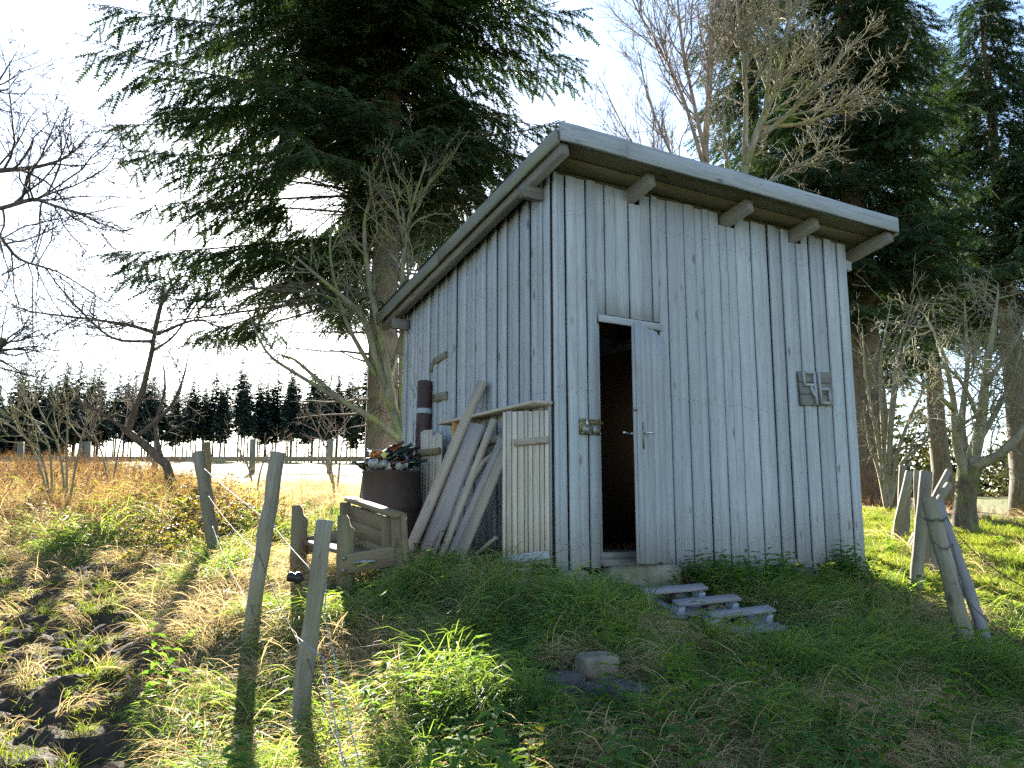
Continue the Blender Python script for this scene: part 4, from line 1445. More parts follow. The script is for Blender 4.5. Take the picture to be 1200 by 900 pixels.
# spruces on the right behind the shed
big_t = spray_template(8, .25, .088, .02, 46)
g1 = at(1026, 585, 17.0); g1[2] = gz(g1[0], g1[1])


def len_r1(az, z):
    return max(.3, 3.3 * (1 - (z / 17.5)) ** .8 * (1 if z > 4.5 else .75))


spruce('spruce_tree', g1, 17.0, 3.9, 21, 'tall dark spruce with thick bare foot behind the fence posts', len_r1, .38, spray=.36, whorl=.36, per=9, sec=.15, spr=.10, tmpl=big_t, ztop=13.5, inner=4,
       group='spruces behind the shed', dead=(1.5, 4.5))
g2 = at(1205, 590, 21.0); g2[2] = gz(g2[0], g2[1])


def len_r2(az, z):
    return max(.3, 3.9 * max(0, 1 - (z / 14.5)) ** .85 * (1 if z > 6.0 else .7))


spruce('spruce_tree', g2, 14.3, 5.0, 22, 'broad dark spruce standing behind the mossy tree', len_r2, .36, spray=.42, whorl=.40, per=9, sec=.17, spr=.12, tmpl=big_t, ztop=13.9, inner=4, group='spruces behind the shed', dead=(2, 6))
g3 = at(905, 590, 20.0); g3[2] = gz(g3[0], g3[1])
spruce('spruce_tree', g3, 17.5, 3.5, 23, 'sunlit spruce rising behind the bare lichen tree', lambda az, z: max(.3, 2.2 * (1 - (z / 18.5)) ** .6), .3, spray=.40, whorl=.42, per=8, sec=.17, spr=.11, tmpl=big_t, ztop=16, inner=3,
       group='spruces behind the shed')
g4 = at(1105, 585, 25.0); g4[2] = gz(g4[0], g4[1])
spruce('spruce_tree', g4, 17.0, 4.5, 24, 'dark spruce filling the gap between the tall and broad ones', lambda az, z: max(.3, 3.4 * (1 - (z / 18)) ** .7), .3, spray=.50, whorl=.50, per=8, sec=.22, spr=.15, tmpl=big_t, ztop=16, inner=3,
       group='spruces behind the shed')
# young conifers and bushes far off at the right
# ------------------------------------------------------------------ far wood on the left ridge
far_t = np.array([(0, -.16, 0), (0, .16, 0), (1, 0, -.05), (.05, -.02, 0), (.7, .02, 0), (.75, -.42, -.16), (.0, .02, 0), (.65, -.02, 0), (.65, .44, -.16)], float)


def far_tree(seed, H, bare, wid):
    r = np.random.RandomState(seed)
    tb = Tubes()
    tb.add([(0, 0, -1), (r.uniform(-.1, .1), 0, H * .4), (0, 0, H)], [.19, .13, .02], 6)
    for k in range(10):
        az = r.uniform(0, 6.28); z = r.uniform(.15, 1) * bare
        L = r.uniform(.4, 1.4)
        tb.add([(0, 0, z), (math.cos(az) * L, math.sin(az) * L, z - .1)], [.04, .02], 3)
    tm = tb.mesh('trunk'); tm.materials.append(M['bark_dark'])
    pos = []; d = []; sc = []
    z = bare
    while z < H:
        f = (z - bare) / (H - bare)
        L = wid * (1 - f) ** .75 * (.55 + .45 * min(1, f * 4)) + .15
        for k in range(14):
            az = r.uniform(0, 6.28)
            l = L * r.uniform(.55, 1.15)
            h = np.array([math.cos(az), math.sin(az), 0])
            for u in (0, .45):
                pos.append(h * l * u + np.array([0, 0, z + r.uniform(-.2, .2) - .12 * l * u]))
                d.append(h + np.array([r.uniform(-.3, .3), r.uniform(-.3, .3), -.25 + .35 * f + r.uniform(-.15, .1)])); sc.append(max(.35, l * .65))
        z += .42
    V, F = expand(far_t, np.array(pos), np.array(d), np.array(sc), r.uniform(-.4, .4, len(pos)), 1.0)
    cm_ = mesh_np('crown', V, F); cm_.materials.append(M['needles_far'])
    return tm, cm_


protos = [far_tree(60 + i, *a_) for i, a_ in enumerate([(17.5, 6.0, 2.9), (16, 5.2, 3.1), (18.5, 7.2, 2.6), (15.5, 2.0, 3.3), (17, 6.2, 2.5)])]
rf = random.Random(5)
FL = {0: 'far spruce of the ridge wood with bare lower stem', 1: 'far spruce of the ridge wood with foliage down to ground'}
px_ = -60.0
while px_ < 475:
    row = rf.choice([0, 0, 1])
    Y = rf.uniform(150, 163) + row * 12
    dense = px_ < 75
    i = rf.choice([3, 3, 1]) if dense else rf.choice([0, 1, 2, 4])
    p = at(px_ + rf.uniform(-6, 6), 540, Y)
    zz = gz(p[0], p[1])
    sc = rf.uniform(.80, 1.14) * (1.04 if px_ < 120 else .98)
    t = tree_thing('far_spruce', (p[0], p[1], zz - .3), FL[1 if i == 3 else 0], 'tree', 'spruces of the ridge wood, ' + ('foliage to the ground' if i == 3 else 'bare lower stems'))
    t.rotation_euler = (0, 0, rf.uniform(0, 6.28)); t.scale = (sc, sc, sc)
    tm, cm_ = protos[i]
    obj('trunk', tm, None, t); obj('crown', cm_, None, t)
    px_ += rf.uniform(2.5, 7.6) * (.75 if dense else 1)

# ------------------------------------------------------------------ bare trees and shrubs
def tp(px_, py_, Y): return at(px_, py_, Y)


# mossy elder growing against the back corner of the shed
eb = tp(487, 600, 9.15); eb[2] = gz(eb[0], eb[1])
el = tree_thing('elder_shrub', eb, 'mossy many-stemmed bare elder against the shed back corner', 'shrub')
bt = Bare(41, up=.09, wig=.20, minr=.0028, dens=1.25, ratio=.40, spread=52, levels=4)
tk = Tubes()
stump = np.array([eb + [0, 0, -.1], tp(484, 560, 9.1), tp(474, 520, 9.0), tp(462, 482, 9.0)])
tk.add(stump, [.10, .085, .07, .06], 10)
for poly, rad in [
    ([(462, 482, 9.0), (440, 420, 8.9), (428, 370, 8.8), (380, 330, 8.6), (345, 300, 8.4)], [.055, .045, .035, .022, .01]),
    ([(462, 482, 9.0), (452, 420, 8.9), (432, 330, 8.8), (425, 260, 8.7), (440, 215, 8.6)], [.05, .042, .032, .02, .01]),
    ([(474, 520, 9.0), (440, 492, 8.9), (400, 470, 8.8), (372, 445, 8.7), (345, 420, 8.6), (325, 415, 8.5)], [.045, .036, .03, .022, .014, .006]),
    ([(400, 470, 8.8), (350, 440, 8.6), (310, 415, 8.5), (285, 350, 8.4)], [.028, .02, .014, .006]),
    ([(478, 540, 9.0), (470, 470, 8.9), (471, 370, 8.75), (472, 300, 8.7), (482, 240, 8.6), (500, 190, 8.5)], [.036, .03, .028, .024, .016, .007]),
    ([(471, 360, 8.75), (520, 335, 8.5), (545, 310, 8.35)], [.02, .012, .005]),
    ([(473, 330, 8.7), (510, 350, 8.4), (545, 365, 8.2), (562, 340, 8.1)], [.016, .01, .007, .003]),
    ([(440, 440, 8.9), (405, 380, 8.8), (385, 300, 8.6), (390, 250, 8.5)], [.03, .022, .014, .006]),
    ([(455, 450, 9.1), (470, 400, 9.3), (480, 320, 9.4), (470, 240, 9.3)], [.03, .024, .016, .008]),
]:
    bt.limb([tp(*q) for q in poly], rad, level=1, spawn=(.3, 1.0), sides=7)
# thin shoots at the wall
for poly, rad in [([(486, 540, 8.6), (488, 470, 8.4), (480, 450, 8.3)], [.006, .004, .002]), ([(480, 560, 8.5), (490, 480, 8.3), (515, 440, 8.1), (537, 420, 7.9)], [.008, .006, .004, .002])]:
    bt.limb([tp(*q) for q in poly], rad, level=3, n=2, sides=5)
finish_bare(el, bt, (M['bark_elder'], M['bark_elder']), tk)

# leaning dark tree in the left plot
lt0 = tp(215, 575, 12.0); lt0[2] = gz(lt0[0], lt0[1])
lt = tree_thing('leaning_tree', lt0, 'leaning dark bare tree with crooked stem above the brambles', 'tree')
tk = Tubes()
Pl = np.array([lt0 + [0, 0, -.1], tp(195, 545, 12), tp(170, 522, 12), tp(150, 506, 11.9), tp(158, 480, 11.8), tp(168, 455, 11.7), tp(178, 412, 11.6), tp(182, 385, 11.5)])
tk.add(Pl, [.07, .064, .062, .06, .046, .04, .034, .028], 8)
bt = Bare(43, up=.0, wig=.17, minr=.0038, dens=1.3, ratio=.50, spread=50, levels=4)
for poly, rad in [
    ([(182, 385, 11.5), (190, 350, 11.4), (215, 320, 11.2), (232, 330, 11.0)], [.034, .026, .016, .006]),
    ([(182, 390, 11.5), (150, 380, 11.2), (90, 372, 10.9), (30, 365, 10.6), (0, 350, 10.4)], [.028, .022, .016, .010, .004]),
    ([(180, 400, 11.5), (130, 400, 11.3), (80, 350, 11.0), (50, 310, 10.8)], [.024, .018, .012, .005]),
    ([(184, 392, 11.5), (230, 372, 11.3), (262, 385, 11.1), (275, 420, 11)], [.024, .016, .010, .004]),
    ([(178, 412, 11.6), (205, 395, 11.4), (240, 340, 11.2), (262, 350, 11)], [.02, .014, .009, .004]),
    ([(150, 506, 11.9), (128, 490, 11.7), (95, 470, 11.5), (60, 470, 11.3)], [.03, .02, .013, .005]),
    ([(160, 512, 12), (200, 480, 11.8), (215, 445, 11.6), (222, 410, 11.4)], [.032, .024, .014, .006]),
    ([(190, 540, 12), (180, 500, 12.2), (195, 455, 12.4), (190, 420, 12.5)], [.04, .03, .018, .006])]:
    bt.limb([tp(*q) for q in poly], rad, level=1, spawn=(.2, 1.0), sides=6)
finish_bare(lt, bt, (M['bark_dark'], M['bark_dark']), tk)

# bare tree whose limbs reach in from the left
ot0 = tp(-190, 600, 8.5); ot0[2] = gz(ot0[0], ot0[1])
ot = tree_thing('bare_tree', ot0, 'dark bare tree whose long twiggy limbs reach over the mud', 'tree')
tk = Tubes()
tk.add([ot0 + [0, 0, -.1], tp(-180, 450, 8.5), tp(-150, 300, 8.5), tp(-140, 200, 8.5), tp(-150, 60, 8.5)], [.17, .14, .11, .08, .03], 10)
bt = Bare(47, up=.0, wig=.16, minr=.0032, dens=1.3, ratio=.45, spread=45, levels=4)
for poly, rad in [
    ([(-145, 240, 8.5), (-70, 205, 8.3), (0, 200, 8.1), (45, 196, 8.0), (80, 185, 7.9), (108, 155, 7.8)], [.05, .034, .026, .018, .011, .003]),
    ([(-145, 260, 8.5), (-60, 255, 8.4), (0, 245, 8.2), (40, 232, 8.1), (60, 240, 8.0), (98, 252, 7.9), (125, 268, 7.8)], [.04, .03, .022, .020, .016, .009, .003]),
    ([(-150, 300, 8.5), (-60, 280, 8.4), (0, 275, 8.2), (20, 305, 8.1), (70, 318, 8.0), (110, 345, 7.9), (150, 370, 7.8)], [.035, .025, .018, .014, .008, .006, .002]),
    ([(-160, 350, 8.5), (-60, 420, 8.2), (-10, 425, 8.0), (4, 396, 7.95)], [.06, .045, .04, .03]),
    ([(-150, 180, 8.5), (-60, 120, 8.3), (-10, 110, 8.2), (20, 60, 8.1)], [.04, .028, .014, .004])]:
    bt.limb([tp(*q) for q in poly], rad, level=1, spawn=(.35, 1.0), sides=6)
finish_bare(ot, bt, (M['bark_dark'], M['bark_dark']), tk)

# pale bare shrubs in the dry weeds on the left
for i, (bx_, by_, Y, stems, lab, sd) in enumerate([
    (62, 585, 12.5, [((62, 570), (40, 520), (0, 490), (-30, 470)), ((62, 570), (50, 530), (20, 505), (5, 450)), ((70, 570), (60, 520), (30, 480), (25, 430))], 'pale bare shrub with slanting stems nearest the mud', 51),
    (80, 590, 12.0, [((80, 580), (78, 540), (79, 500), (80, 460)), ((80, 570), (70, 520), (45, 480), (40, 450)), ((80, 560), (95, 510), (110, 480), (130, 450))], 'pale upright bare shrub with forked top in the dry weeds', 52),
    (395, 560, 14.0, [((395, 555), (385, 530), (372, 505), (360, 480)), ((395, 555), (400, 525), (405, 500), (400, 470)), ((396, 555), (382, 540), (365, 535), (350, 530))], 'low tangled shrub in front of the rail fence by the spruce', 53),
    (130, 575, 15.0, [((130, 570), (120, 530), (105, 500), (100, 470)), ((130, 570), (140, 520), (150, 490), (160, 470))], 'reddish thin shrub below the leaning tree', 54),
    (300, 575, 14.0, [((300, 572), (292, 548), (280, 528), (275, 510)), ((300, 572), (306, 545), (320, 525), (330, 515))], 'small twiggy shrub between fence posts and rail fence', 55)]):
    b0 = tp(bx_, by_, Y); b0[2] = gz(b0[0], b0[1])
    t = tree_thing('bare_shrub', b0, lab, 'shrub', 'bare shrubs in the dry weeds')
    bt = Bare(sd, up=.05, wig=.14, minr=.0034, dens=1.0, ratio=.5, spread=42, levels=4)
    for s_ in stems:
        pts = [b0] + [tp(q[0], q[1], Y - .2 * k) for k, q in enumerate(s_)][1:]
        bt.limb(pts, np.linspace(.019, .005, len(pts)), level=1, spawn=(.3, 1.0), sides=6)
    obj('branches', bt.t.mesh('branches', b0), M['bark_pale'] if i < 2 else M['bark_grey'], t)

# two bare trees rising behind the shed roof
bb = tp(832, 600, 12.5); bb[2] = gz(bb[0], bb[1])
t = tree_thing('bare_tree', bb, 'slim forked bare tree rising behind the shed roof', 'tree')
tk = Tubes()
tk.add([bb + [0, 0, -.1], tp(830, 400, 12.5), tp(828, 250, 12.4), tp(826, 170, 12.3)], [.11, .09, .07, .06], 9)
bt = Bare(57, up=.12, wig=.13, minr=.0030, dens=1.3, ratio=.45, spread=40, levels=4)
for poly, rad in [
    ([(826, 170, 12.3), (832, 100, 12.2), (833, 30, 12.1), (838, -60, 12)], [.055, .045, .035, .02]),
    ([(828, 190, 12.3), (815, 130, 12.1), (800, 60, 12.0), (790, -40, 12)], [.04, .03, .022, .01]),
    ([(826, 200, 12.3), (800, 110, 12.0), (770, 50, 11.8), (745, 10, 11.6), (730, -30, 11.5)], [.036, .026, .018, .012, .006]),
    ([(828, 240, 12.3), (790, 190, 12.0), (760, 120, 11.8), (748, 60, 11.6)], [.03, .02, .014, .006]),
    ([(828, 260, 12.3), (780, 220, 12.0), (735, 160, 11.8), (705, 95, 11.6)], [.028, .018, .012, .005])]:
    bt.limb([tp(*q) for q in poly], rad, level=1, spawn=(.2, 1.0), sides=7)
finish_bare(t, bt, (M['bark_grey'], M['bark_grey']), tk)

bb = tp(862, 600, 11.6); bb[2] = gz(bb[0], bb[1])
t = tree_thing('bare_tree', bb, 'broad lichen-covered bare tree fanning out above the shed roof', 'tree')
tk = Tubes()
tk.add([bb + [0, 0, -.1], tp(866, 400, 11.6), tp(868, 260, 11.6), tp(872, 195, 11.5)], [.13, .10, .08, .07], 9)
bt = Bare(58, up=.07, wig=.18, minr=.0030, dens=1.45, ratio=.47, spread=42, levels=4)
for poly, rad in [
    ([(872, 195, 11.5), (893, 140, 11.4), (915, 90, 11.3), (925, 20, 11.2), (930, -50, 11.2)], [.06, .048, .036, .024, .01]),
    ([(885, 165, 11.5), (930, 130, 11.2), (975, 80, 11.0), (1010, 40, 10.8)], [.04, .03, .02, .006]),
    ([(890, 150, 11.5), (950, 145, 11.3), (1000, 110, 11.1), (1030, 70, 10.9)], [.032, .024, .015, .005]),
    ([(872, 195, 11.5), (875, 110, 11.6), (868, 40, 11.7), (860, -40, 11.8)], [.045, .034, .022, .01]),
    ([(868, 230, 11.5), (915, 205, 11.3), (960, 180, 11.0), (1005, 175, 10.8)], [.032, .022, .014, .005]),
    ([(895, 140, 11.4), (905, 60, 11.0), (895, 0, 10.9)], [.034, .022, .008]),
    ([(866, 250, 11.5), (850, 180, 11.7), (846, 110, 11.8)], [.03, .02, .008])]:
    bt.limb([tp(*q) for q in poly], rad, level=1, spawn=(.2, 1.0), sides=7)
finish_bare(t, bt, (M['bark_elder'], M['bark_pale']), tk)

# bushy pale shrub beside the right shed corner and the mossy tree
bb = tp(1040, 598, 14.5); bb[2] = gz(bb[0], bb[1])
t = tree_thing('bare_shrub', bb, 'tangled pale bare shrub right behind the shed corner', 'shrub')
bt = Bare(61, up=.04, wig=.22, minr=.0042, dens=.55, ratio=.42, spread=58, levels=4)
for k, (x1, y1, x2, y2, x3, y3) in enumerate([(1030, 520, 1015, 450, 1010, 380), (1042, 500, 1050, 420, 1072, 345), (1050, 530, 1075, 470, 1098, 430), (1035, 510, 1030, 430, 1045, 350), (1030, 550, 1018, 520, 1012, 480), (1055, 540, 1085, 520, 1110, 470), (1045, 480, 1062, 400, 1090, 360)]):
    bt.limb([bb, tp(x1, y1, 14.4), tp(x2, y2, 14.2), tp(x3, y3, 14.0)], [.05, .035, .022, .007], level=1, spawn=(.2, 1), sides=6)
obj('branches', bt.t.mesh('branches', bb), M['bark_pale'], t)

bb = tp(1131, 626, 12.5); bb[2] = gz(bb[0], bb[1])
t = tree_thing('mossy_tree', bb, 'short-trunked mossy tree with wide tangled bare crown in the pasture', 'tree')
tk = Tubes()
tk.add([bb + [0, 0, -.15], bb + [0, 0, .12], tp(1131, 590, 12.5), tp(1133, 565, 12.5), tp(1137, 545, 12.45)], [.26, .19, .15, .15, .17], 14)
bt = Bare(63, up=.0, wig=.24, minr=.0044, dens=1.3, ratio=.46, spread=60, levels=4)
for poly, rad in [
    ([(1137, 548, 12.45), (1150, 500, 12.3), (1155, 440, 12.1), (1165, 380, 12), (1170, 340, 12)], [.11, .08, .055, .035, .012]),
    ([(1137, 548, 12.4), (1170, 535, 12.2), (1200, 505, 12.0), (1230, 460, 11.9), (1250, 400, 11.8)], [.09, .07, .055, .035, .012]),
    ([(1133, 560, 12.45), (1120, 520, 12.3), (1118, 470, 12.1), (1105, 410, 12), (1085, 370, 12)], [.09, .065, .045, .028, .01]),
    ([(1135, 550, 12.5), (1125, 500, 12.7), (1135, 430, 12.8), (1130, 350, 12.8)], [.08, .055, .035, .012]),
    ([(1118, 480, 12.1), (1090, 455, 11.9), (1062, 440, 11.7), (1045, 450, 11.6)], [.04, .028, .018, .006]),
    ([(1155, 450, 12.1), (1185, 410, 11.9), (1205, 370, 11.7), (1215, 330, 11.6)], [.045, .03, .02, .007]),
    ([(1145, 520, 12.3), (1175, 470, 12.8), (1195, 420, 13), (1200, 370, 13)], [.05, .035, .02, .007]),
    ([(1150, 500, 12.3), (1130, 450, 11.9), (1110, 430, 11.7), (1080, 420, 11.5)], [.04, .028, .018, .006])]:
    bt.limb([tp(*q) for q in poly], rad, level=1, spawn=(.15, 1.0), sides=8)
finish_bare(t, bt, (M['bark_moss'], M['bark_pale']), tk)


# leafy bush: twigs plus many small leaves, for far hedges and thickets
def leafy(name, b0, rx, ry, rz_, n, size, mat, label, cat, seed, group=None, kind=None, stems=9):
    r = np.random.RandomState(seed)
    t = tree_thing(name, b0, label, cat, group)
    tb = Tubes()
    for k in range(stems):
        a_ = r.uniform(0, 6.28); u = r.uniform(.3, 1)
        e = np.array([math.cos(a_) * rx * u, math.sin(a_) * ry * u, rz_ * r.uniform(.6, 1.05)])
        tb.add([(0, 0, -.05), e * [.3, .3, .5], e * [.7, .7, .85], e], [.03 * rz_ / 2, .02 * rz_ / 2, .012, .005], 4)
    obj('stems', tb.mesh('stems'), M['bark_grey'], t)
    cl = r.normal(size=(max(8, n // 60), 3)); cl /= np.linalg.norm(cl, axis=1)[:, None]
    cl *= r.uniform(.35, 1.0, (len(cl), 1)); cl[:, 2] = np.abs(cl[:, 2])
    P = cl[r.randint(0, len(cl), n)] * [rx, ry, rz_] + r.normal(size=(n, 3)) * np.array([rx, ry, rz_]) * .13
    P[:, 2] = np.abs(P[:, 2]) + .05
    lt_ = np.array([(0, 0, 0), (.45, -.28, .05), (1, 0, -.05), (0, 0, 0), (1, 0, -.05), (.45, .28, .05)], float)
    d = r.normal(size=(n, 3)); d[:, 2] -= .3
    V, F = expand(lt_, P, d, size * r.uniform(.6, 1.3, n), r.uniform(-3, 3, n))
    obj('leaves', mesh_np('leaves', V, F), M[mat], t)
    return t


for i, (px_, py_, Y, rx, rz_, n, lab) in enumerate([(1190, 582, 48, 3.0, 3.6, 1500, 'tall dull hedge bush at the far edge of the pasture'), (1120, 582, 44, 3.0, 4.2, 1500, 'dark hedge bush seen through the mossy tree'),
                                               (1235, 582, 46, 3.2, 4.4, 1500, 'far hedge bush beyond the pasture edge'), (1060, 582, 40, 3.0, 4.6, 1500, 'far hedge bush seen between shed and mossy tree')]):
    b0 = at(px_, py_, Y); b0[2] = gz(b0[0], b0[1])
    leafy('hedge_bush', b0, rx, rx * .8, rz_, n, .34, 'hedge', lab, 'bush', 80 + i, 'hedge bushes beyond the pasture')
print('trees done', len(bpy.data.objects))
# ------------------------------------------------------------------ grass, straw, weeds (uncountable ground cover)
def blade_tuft(name, n, lmin, lmax, width, spread, curl, mat, seed, lean=0.0, rad=.05, segs=3, flat=0.0):
    """clump of curved, tapering blades; lean bends them all one way (lodged grass)"""
    r = np.random.RandomState(seed)
    V = []; Q = []; T = []
    for k in range(n):
        a = r.uniform(0, 6.283); q = rad * math.sqrt(r.rand())
        p = np.array([math.cos(a) * q, math.sin(a) * q, -.012])
        L = r.uniform(lmin, lmax)
        a2 = r.uniform(0, 6.283)
        tilt = spread * r.uniform(.2, 1)
        d = unit(np.array([math.cos(a2) * tilt + lean, math.sin(a2) * tilt, 1.0]))
        c_ = curl * r.uniform(.5, 1.3)
        hd = unit(np.array([d[0], d[1], 1e-4]))
        w = width * r.uniform(.6, 1.25)
        sd = unit(np.cross(d, [0, 0, 1.0]) + r.normal(size=3) * .5)
        pts = [p]
        dd = d.copy()
        for s in range(segs):
            dd = unit(dd + (hd * .5 + np.array([0, 0, -1.0])) * c_ * (s + .5) / segs + r.normal(size=3) * .06)
            nxt = pts[-1] + dd * L / segs
            if nxt[2] < .006: nxt[2] = .006 + .02 * r.rand()
            pts.append(nxt)
        i0 = len(V)
        for s in range(segs):
            ww = w * (1 - (s / segs) ** 1.6 * .75)
            V.append(pts[s] - sd * ww / 2); V.append(pts[s] + sd * ww / 2)
        V.append(pts[-1])
        for s in range(segs - 1):
            Q.append((i0 + 2 * s, i0 + 2 * s + 1, i0 + 2 * s + 3, i0 + 2 * s + 2))
        T.append((i0 + 2 * segs - 2, i0 + 2 * segs - 1, i0 + 2 * segs))
    me = mesh_np(name, np.array(V), [np.array(Q), np.array(T)])
    me.materials.append(mat)
    return me


def leaf_poly(p, d, L, W, up, fold=.15):
    """pointed leaf of 4 quads/tris with a folded midrib"""
    d = unit(d); s = unit(np.cross(d, up)); n = np.cross(s, d)
    a = p; m1 = p + d * L * .3 - n * L * .02; m2 = p + d * L * .68 - n * L * .06; t = p + d * L - n * L * .22
    e1 = L * .28; 
    v = [a, p + d * L * .28 + s * W * .5 + n * W * fold, p + d * L * .65 + s * W * .36 + n * W * fold * .6, t, p + d * L * .65 - s * W * .36 + n * W * fold * .6, p + d * L * .28 - s * W * .5 + n * W * fold, m1, m2]
    f = [(0, 1, 6), (0, 6, 5), (1, 2, 7), (1, 7, 6), (6, 7, 5), (7, 4, 5), (2, 3, 7), (7, 3, 4)]
    return v, f


def weed_mesh(name, kind, seed, mat):
    r = np.random.RandomState(seed)
    V = []; F = []

    def add(v, f):
        o = len(V); V.extend(v); F.extend([tuple(i + o for i in q) for q in f])
    if kind == 'nettle':
        for st in range(r.randint(2, 5)):
            p = np.array([r.uniform(-.05, .05), r.uniform(-.05, .05), 0]); d = unit([r.uniform(-.35, .35), r.uniform(-.35, .35), 1])
            H = r.uniform(.12, .30); n = int(H / .035)
            s = unit(np.cross(d, [1, 0, 0]))
            add([p - s * .002, p + s * .002, p + d * H], [(0, 1, 2)])
            for k in range(n):
                q = p + d * H * (k + 1) / n
                a = k * 1.57 + r.uniform(-.3, .3)
                for sg in (0, math.pi):
                    e = np.array([math.cos(a + sg), math.sin(a + sg), .15 - .35 * (1 - k / n)])
                    L = (.085 - .045 * k / n) * r.uniform(.7, 1.2)
                    add(*leaf_poly(q, e, L, L * .58, np.array([0, 0, 1.0])))
    elif kind == 'dock':
        for k in range(r.randint(6, 11)):
            a = r.uniform(0, 6.28); e = np.array([math.cos(a), math.sin(a), r.uniform(.1, 1.1)])
            L = r.uniform(.08, .20)
            add(*leaf_poly(np.array([math.cos(a) * .01, math.sin(a) * .01, 0]), e, L, L * r.uniform(.28, .42), np.array([0, 0, 1.0])))
    elif kind == 'clover':
        for k in range(26):
            a = r.uniform(0, 6.28); q = .11 * math.sqrt(r.rand())
            c = np.array([math.cos(a) * q, math.sin(a) * q, r.uniform(.01, .06)])
            for j in range(3):
                b_ = a + j * 2.1 + r.uniform(-.3, .3); e = np.array([math.cos(b_), math.sin(b_), r.uniform(-.1, .35)])
                L = r.uniform(.018, .034)
                add(*leaf_poly(c, e, L, L * .8, np.array([0, 0, 1.0])))
    elif kind == 'sprout':      # small pale leafy shoot
        for k in range(9):
            a = k * 2.4; h = .03 + .16 * k / 9
            e = np.array([math.cos(a), math.sin(a), .5]); L = r.uniform(.05, .085)
            add(*leaf_poly(np.array([0, 0, h]), e, L, L * .5, np.array([0, 0, 1.0])))
        add([np.array([-.003, 0, 0]), np.array([.003, 0, 0]), np.array([0, 0, .19])], [(0, 1, 2)])
    me = mesh_np(name, np.array(V), np.array(F)); me.materials.append(mat)
    return me


def stalk_mesh(name, kind, seed, mat):
    """dead stems: seed-headed grass stalks or branching umbels"""
    r = np.random.RandomState(seed)
    tb = Tubes()
    if kind == 'seed':
        for k in range(3):
            a = r.uniform(0, 6.28); H = r.uniform(.35, .7)
            l = r.uniform(.05, .35)
            P = [np.array([0, 0, 0]) + r.uniform(-.03, .03, 3) * [1, 1, 0]]
            for s in range(5): P.append(P[-1] + np.array([math.cos(a) * l * (s + 1) / 4, math.sin(a) * l * (s + 1) / 4, 1 - .1 * l * s]) * H / 5)
            tb.add(P, [.0018, .0016, .0014, .0013, .0012, .001], 3)
            d = unit(P[-1] - P[-2])
            tb.add([P[-1] - d * .02, P[-1] + d * .02, P[-1] + d * .05, P[-1] + d * .08], [.002, .006, .005, .001], 4)
    elif kind == 'umbel':
        for k in range(2):
            H = r.uniform(.5, 1.0); a = r.uniform(0, 6.28); l = r.uniform(0, .25)
            P = [np.array([r.uniform(-.05, .05), r.uniform(-.05, .05), 0])]
            for s in range(5): P.append(P[-1] + np.array([math.cos(a) * l + r.uniform(-.08, .08), math.sin(a) * l + r.uniform(-.08, .08), 1]) * H / 5)
            tb.add(P, np.linspace(.005, .002, 6), 4)
            for j in range(9):
                i = r.randint(2, 6); b_ = r.uniform(0, 6.28); L = r.uniform(.08, .25)
                e = P[i] + np.array([math.cos(b_) * .7, math.sin(b_) * .7, .8]) * L
                tb.add([P[i], (P[i] + e) / 2 + [0, 0, -.02], e], [.0025, .002, .0015], 3)
                for m in range(5):
                    f = e + r.normal(size=3) * .022
                    tb.add([e, f, f + r.normal(size=3) * .008], [.0014, .005, .001], 3)
    elif kind == 'curly':       # dead willowherb and dock: stems with shrivelled leaves
        for k in range(4):
            H = r.uniform(.4, .95); a = r.uniform(0, 6.28); l = r.uniform(0, .5)
            P = [np.array([r.uniform(-.12, .12), r.uniform(-.12, .12), 0])]
            for s in range(5): P.append(P[-1] + np.array([math.cos(a) * l + r.uniform(-.1, .1), math.sin(a) * l + r.uniform(-.1, .1), 1]) * H / 5)
            tb.add(P, np.linspace(.004, .0015, 6), 3)
            for j in range(22):
                u = r.uniform(.8, 5); i = min(int(u), 4)
                p = P[i] + (P[i + 1] - P[i]) * (u - i)
                d = unit(r.normal(size=3) + [0, 0, -.2]) * r.uniform(.03, .08)
                tb.add([p, p + d * .5 + r.normal(size=3) * .008, p + d + r.normal(size=3) * .01], [.0015, .0085, .001], 3)
    me = tb.mesh(name); me.materials.append(mat)
    return me


def bramble_mesh(name, seed, mats):
    r = np.random.RandomState(seed)
    tb = Tubes(); V = []; F = []
    for k in range(5):
        a = r.uniform(0, 6.28); L = r.uniform(.5, 1.0)
        P = []
        for s in range(7):
            u = s / 6
            P.append(np.array([math.cos(a) * L * u * .8, math.sin(a) * L * u * .8, math.sin(u * 2.6) * L * .55]) + r.normal(size=3) * .015)
        tb.add(P, np.linspace(.006, .002, 7), 4)
        for j in range(16):
            u = r.uniform(.6, 6); i = min(int(u), 5); p = P[i] + (P[i + 1] - P[i]) * (u - i)
            b_ = r.uniform(0, 6.28)
            for m in range(3):
                e = np.array([math.cos(b_ + m * 1.3), math.sin(b_ + m * 1.3), r.uniform(-.5, .6)])
                Ls = r.uniform(.035, .065)
                v, f = leaf_poly(p + unit(e) * .012, e, Ls, Ls * .65, np.array([0, 0, 1.0]))
                o = len(V); V.extend(v); F.extend([tuple(i_ + o for i_ in q) for q in f])
    v1, f1 = tb.arrays()
    n1 = len(v1)
    fs = f1 + [np.array(F) + n1]
    me = mesh_np(name, np.r_[v1, np.array(V)], fs)
    me.materials.append(mats[0]); me.materials.append(mats[1])
    nt_ = len(F)
    idx = np.zeros(len(me.polygons), np.int32); idx[len(me.polygons) - nt_:] = 1
    me.polygons.foreach_set('material_index', idx)
    return me


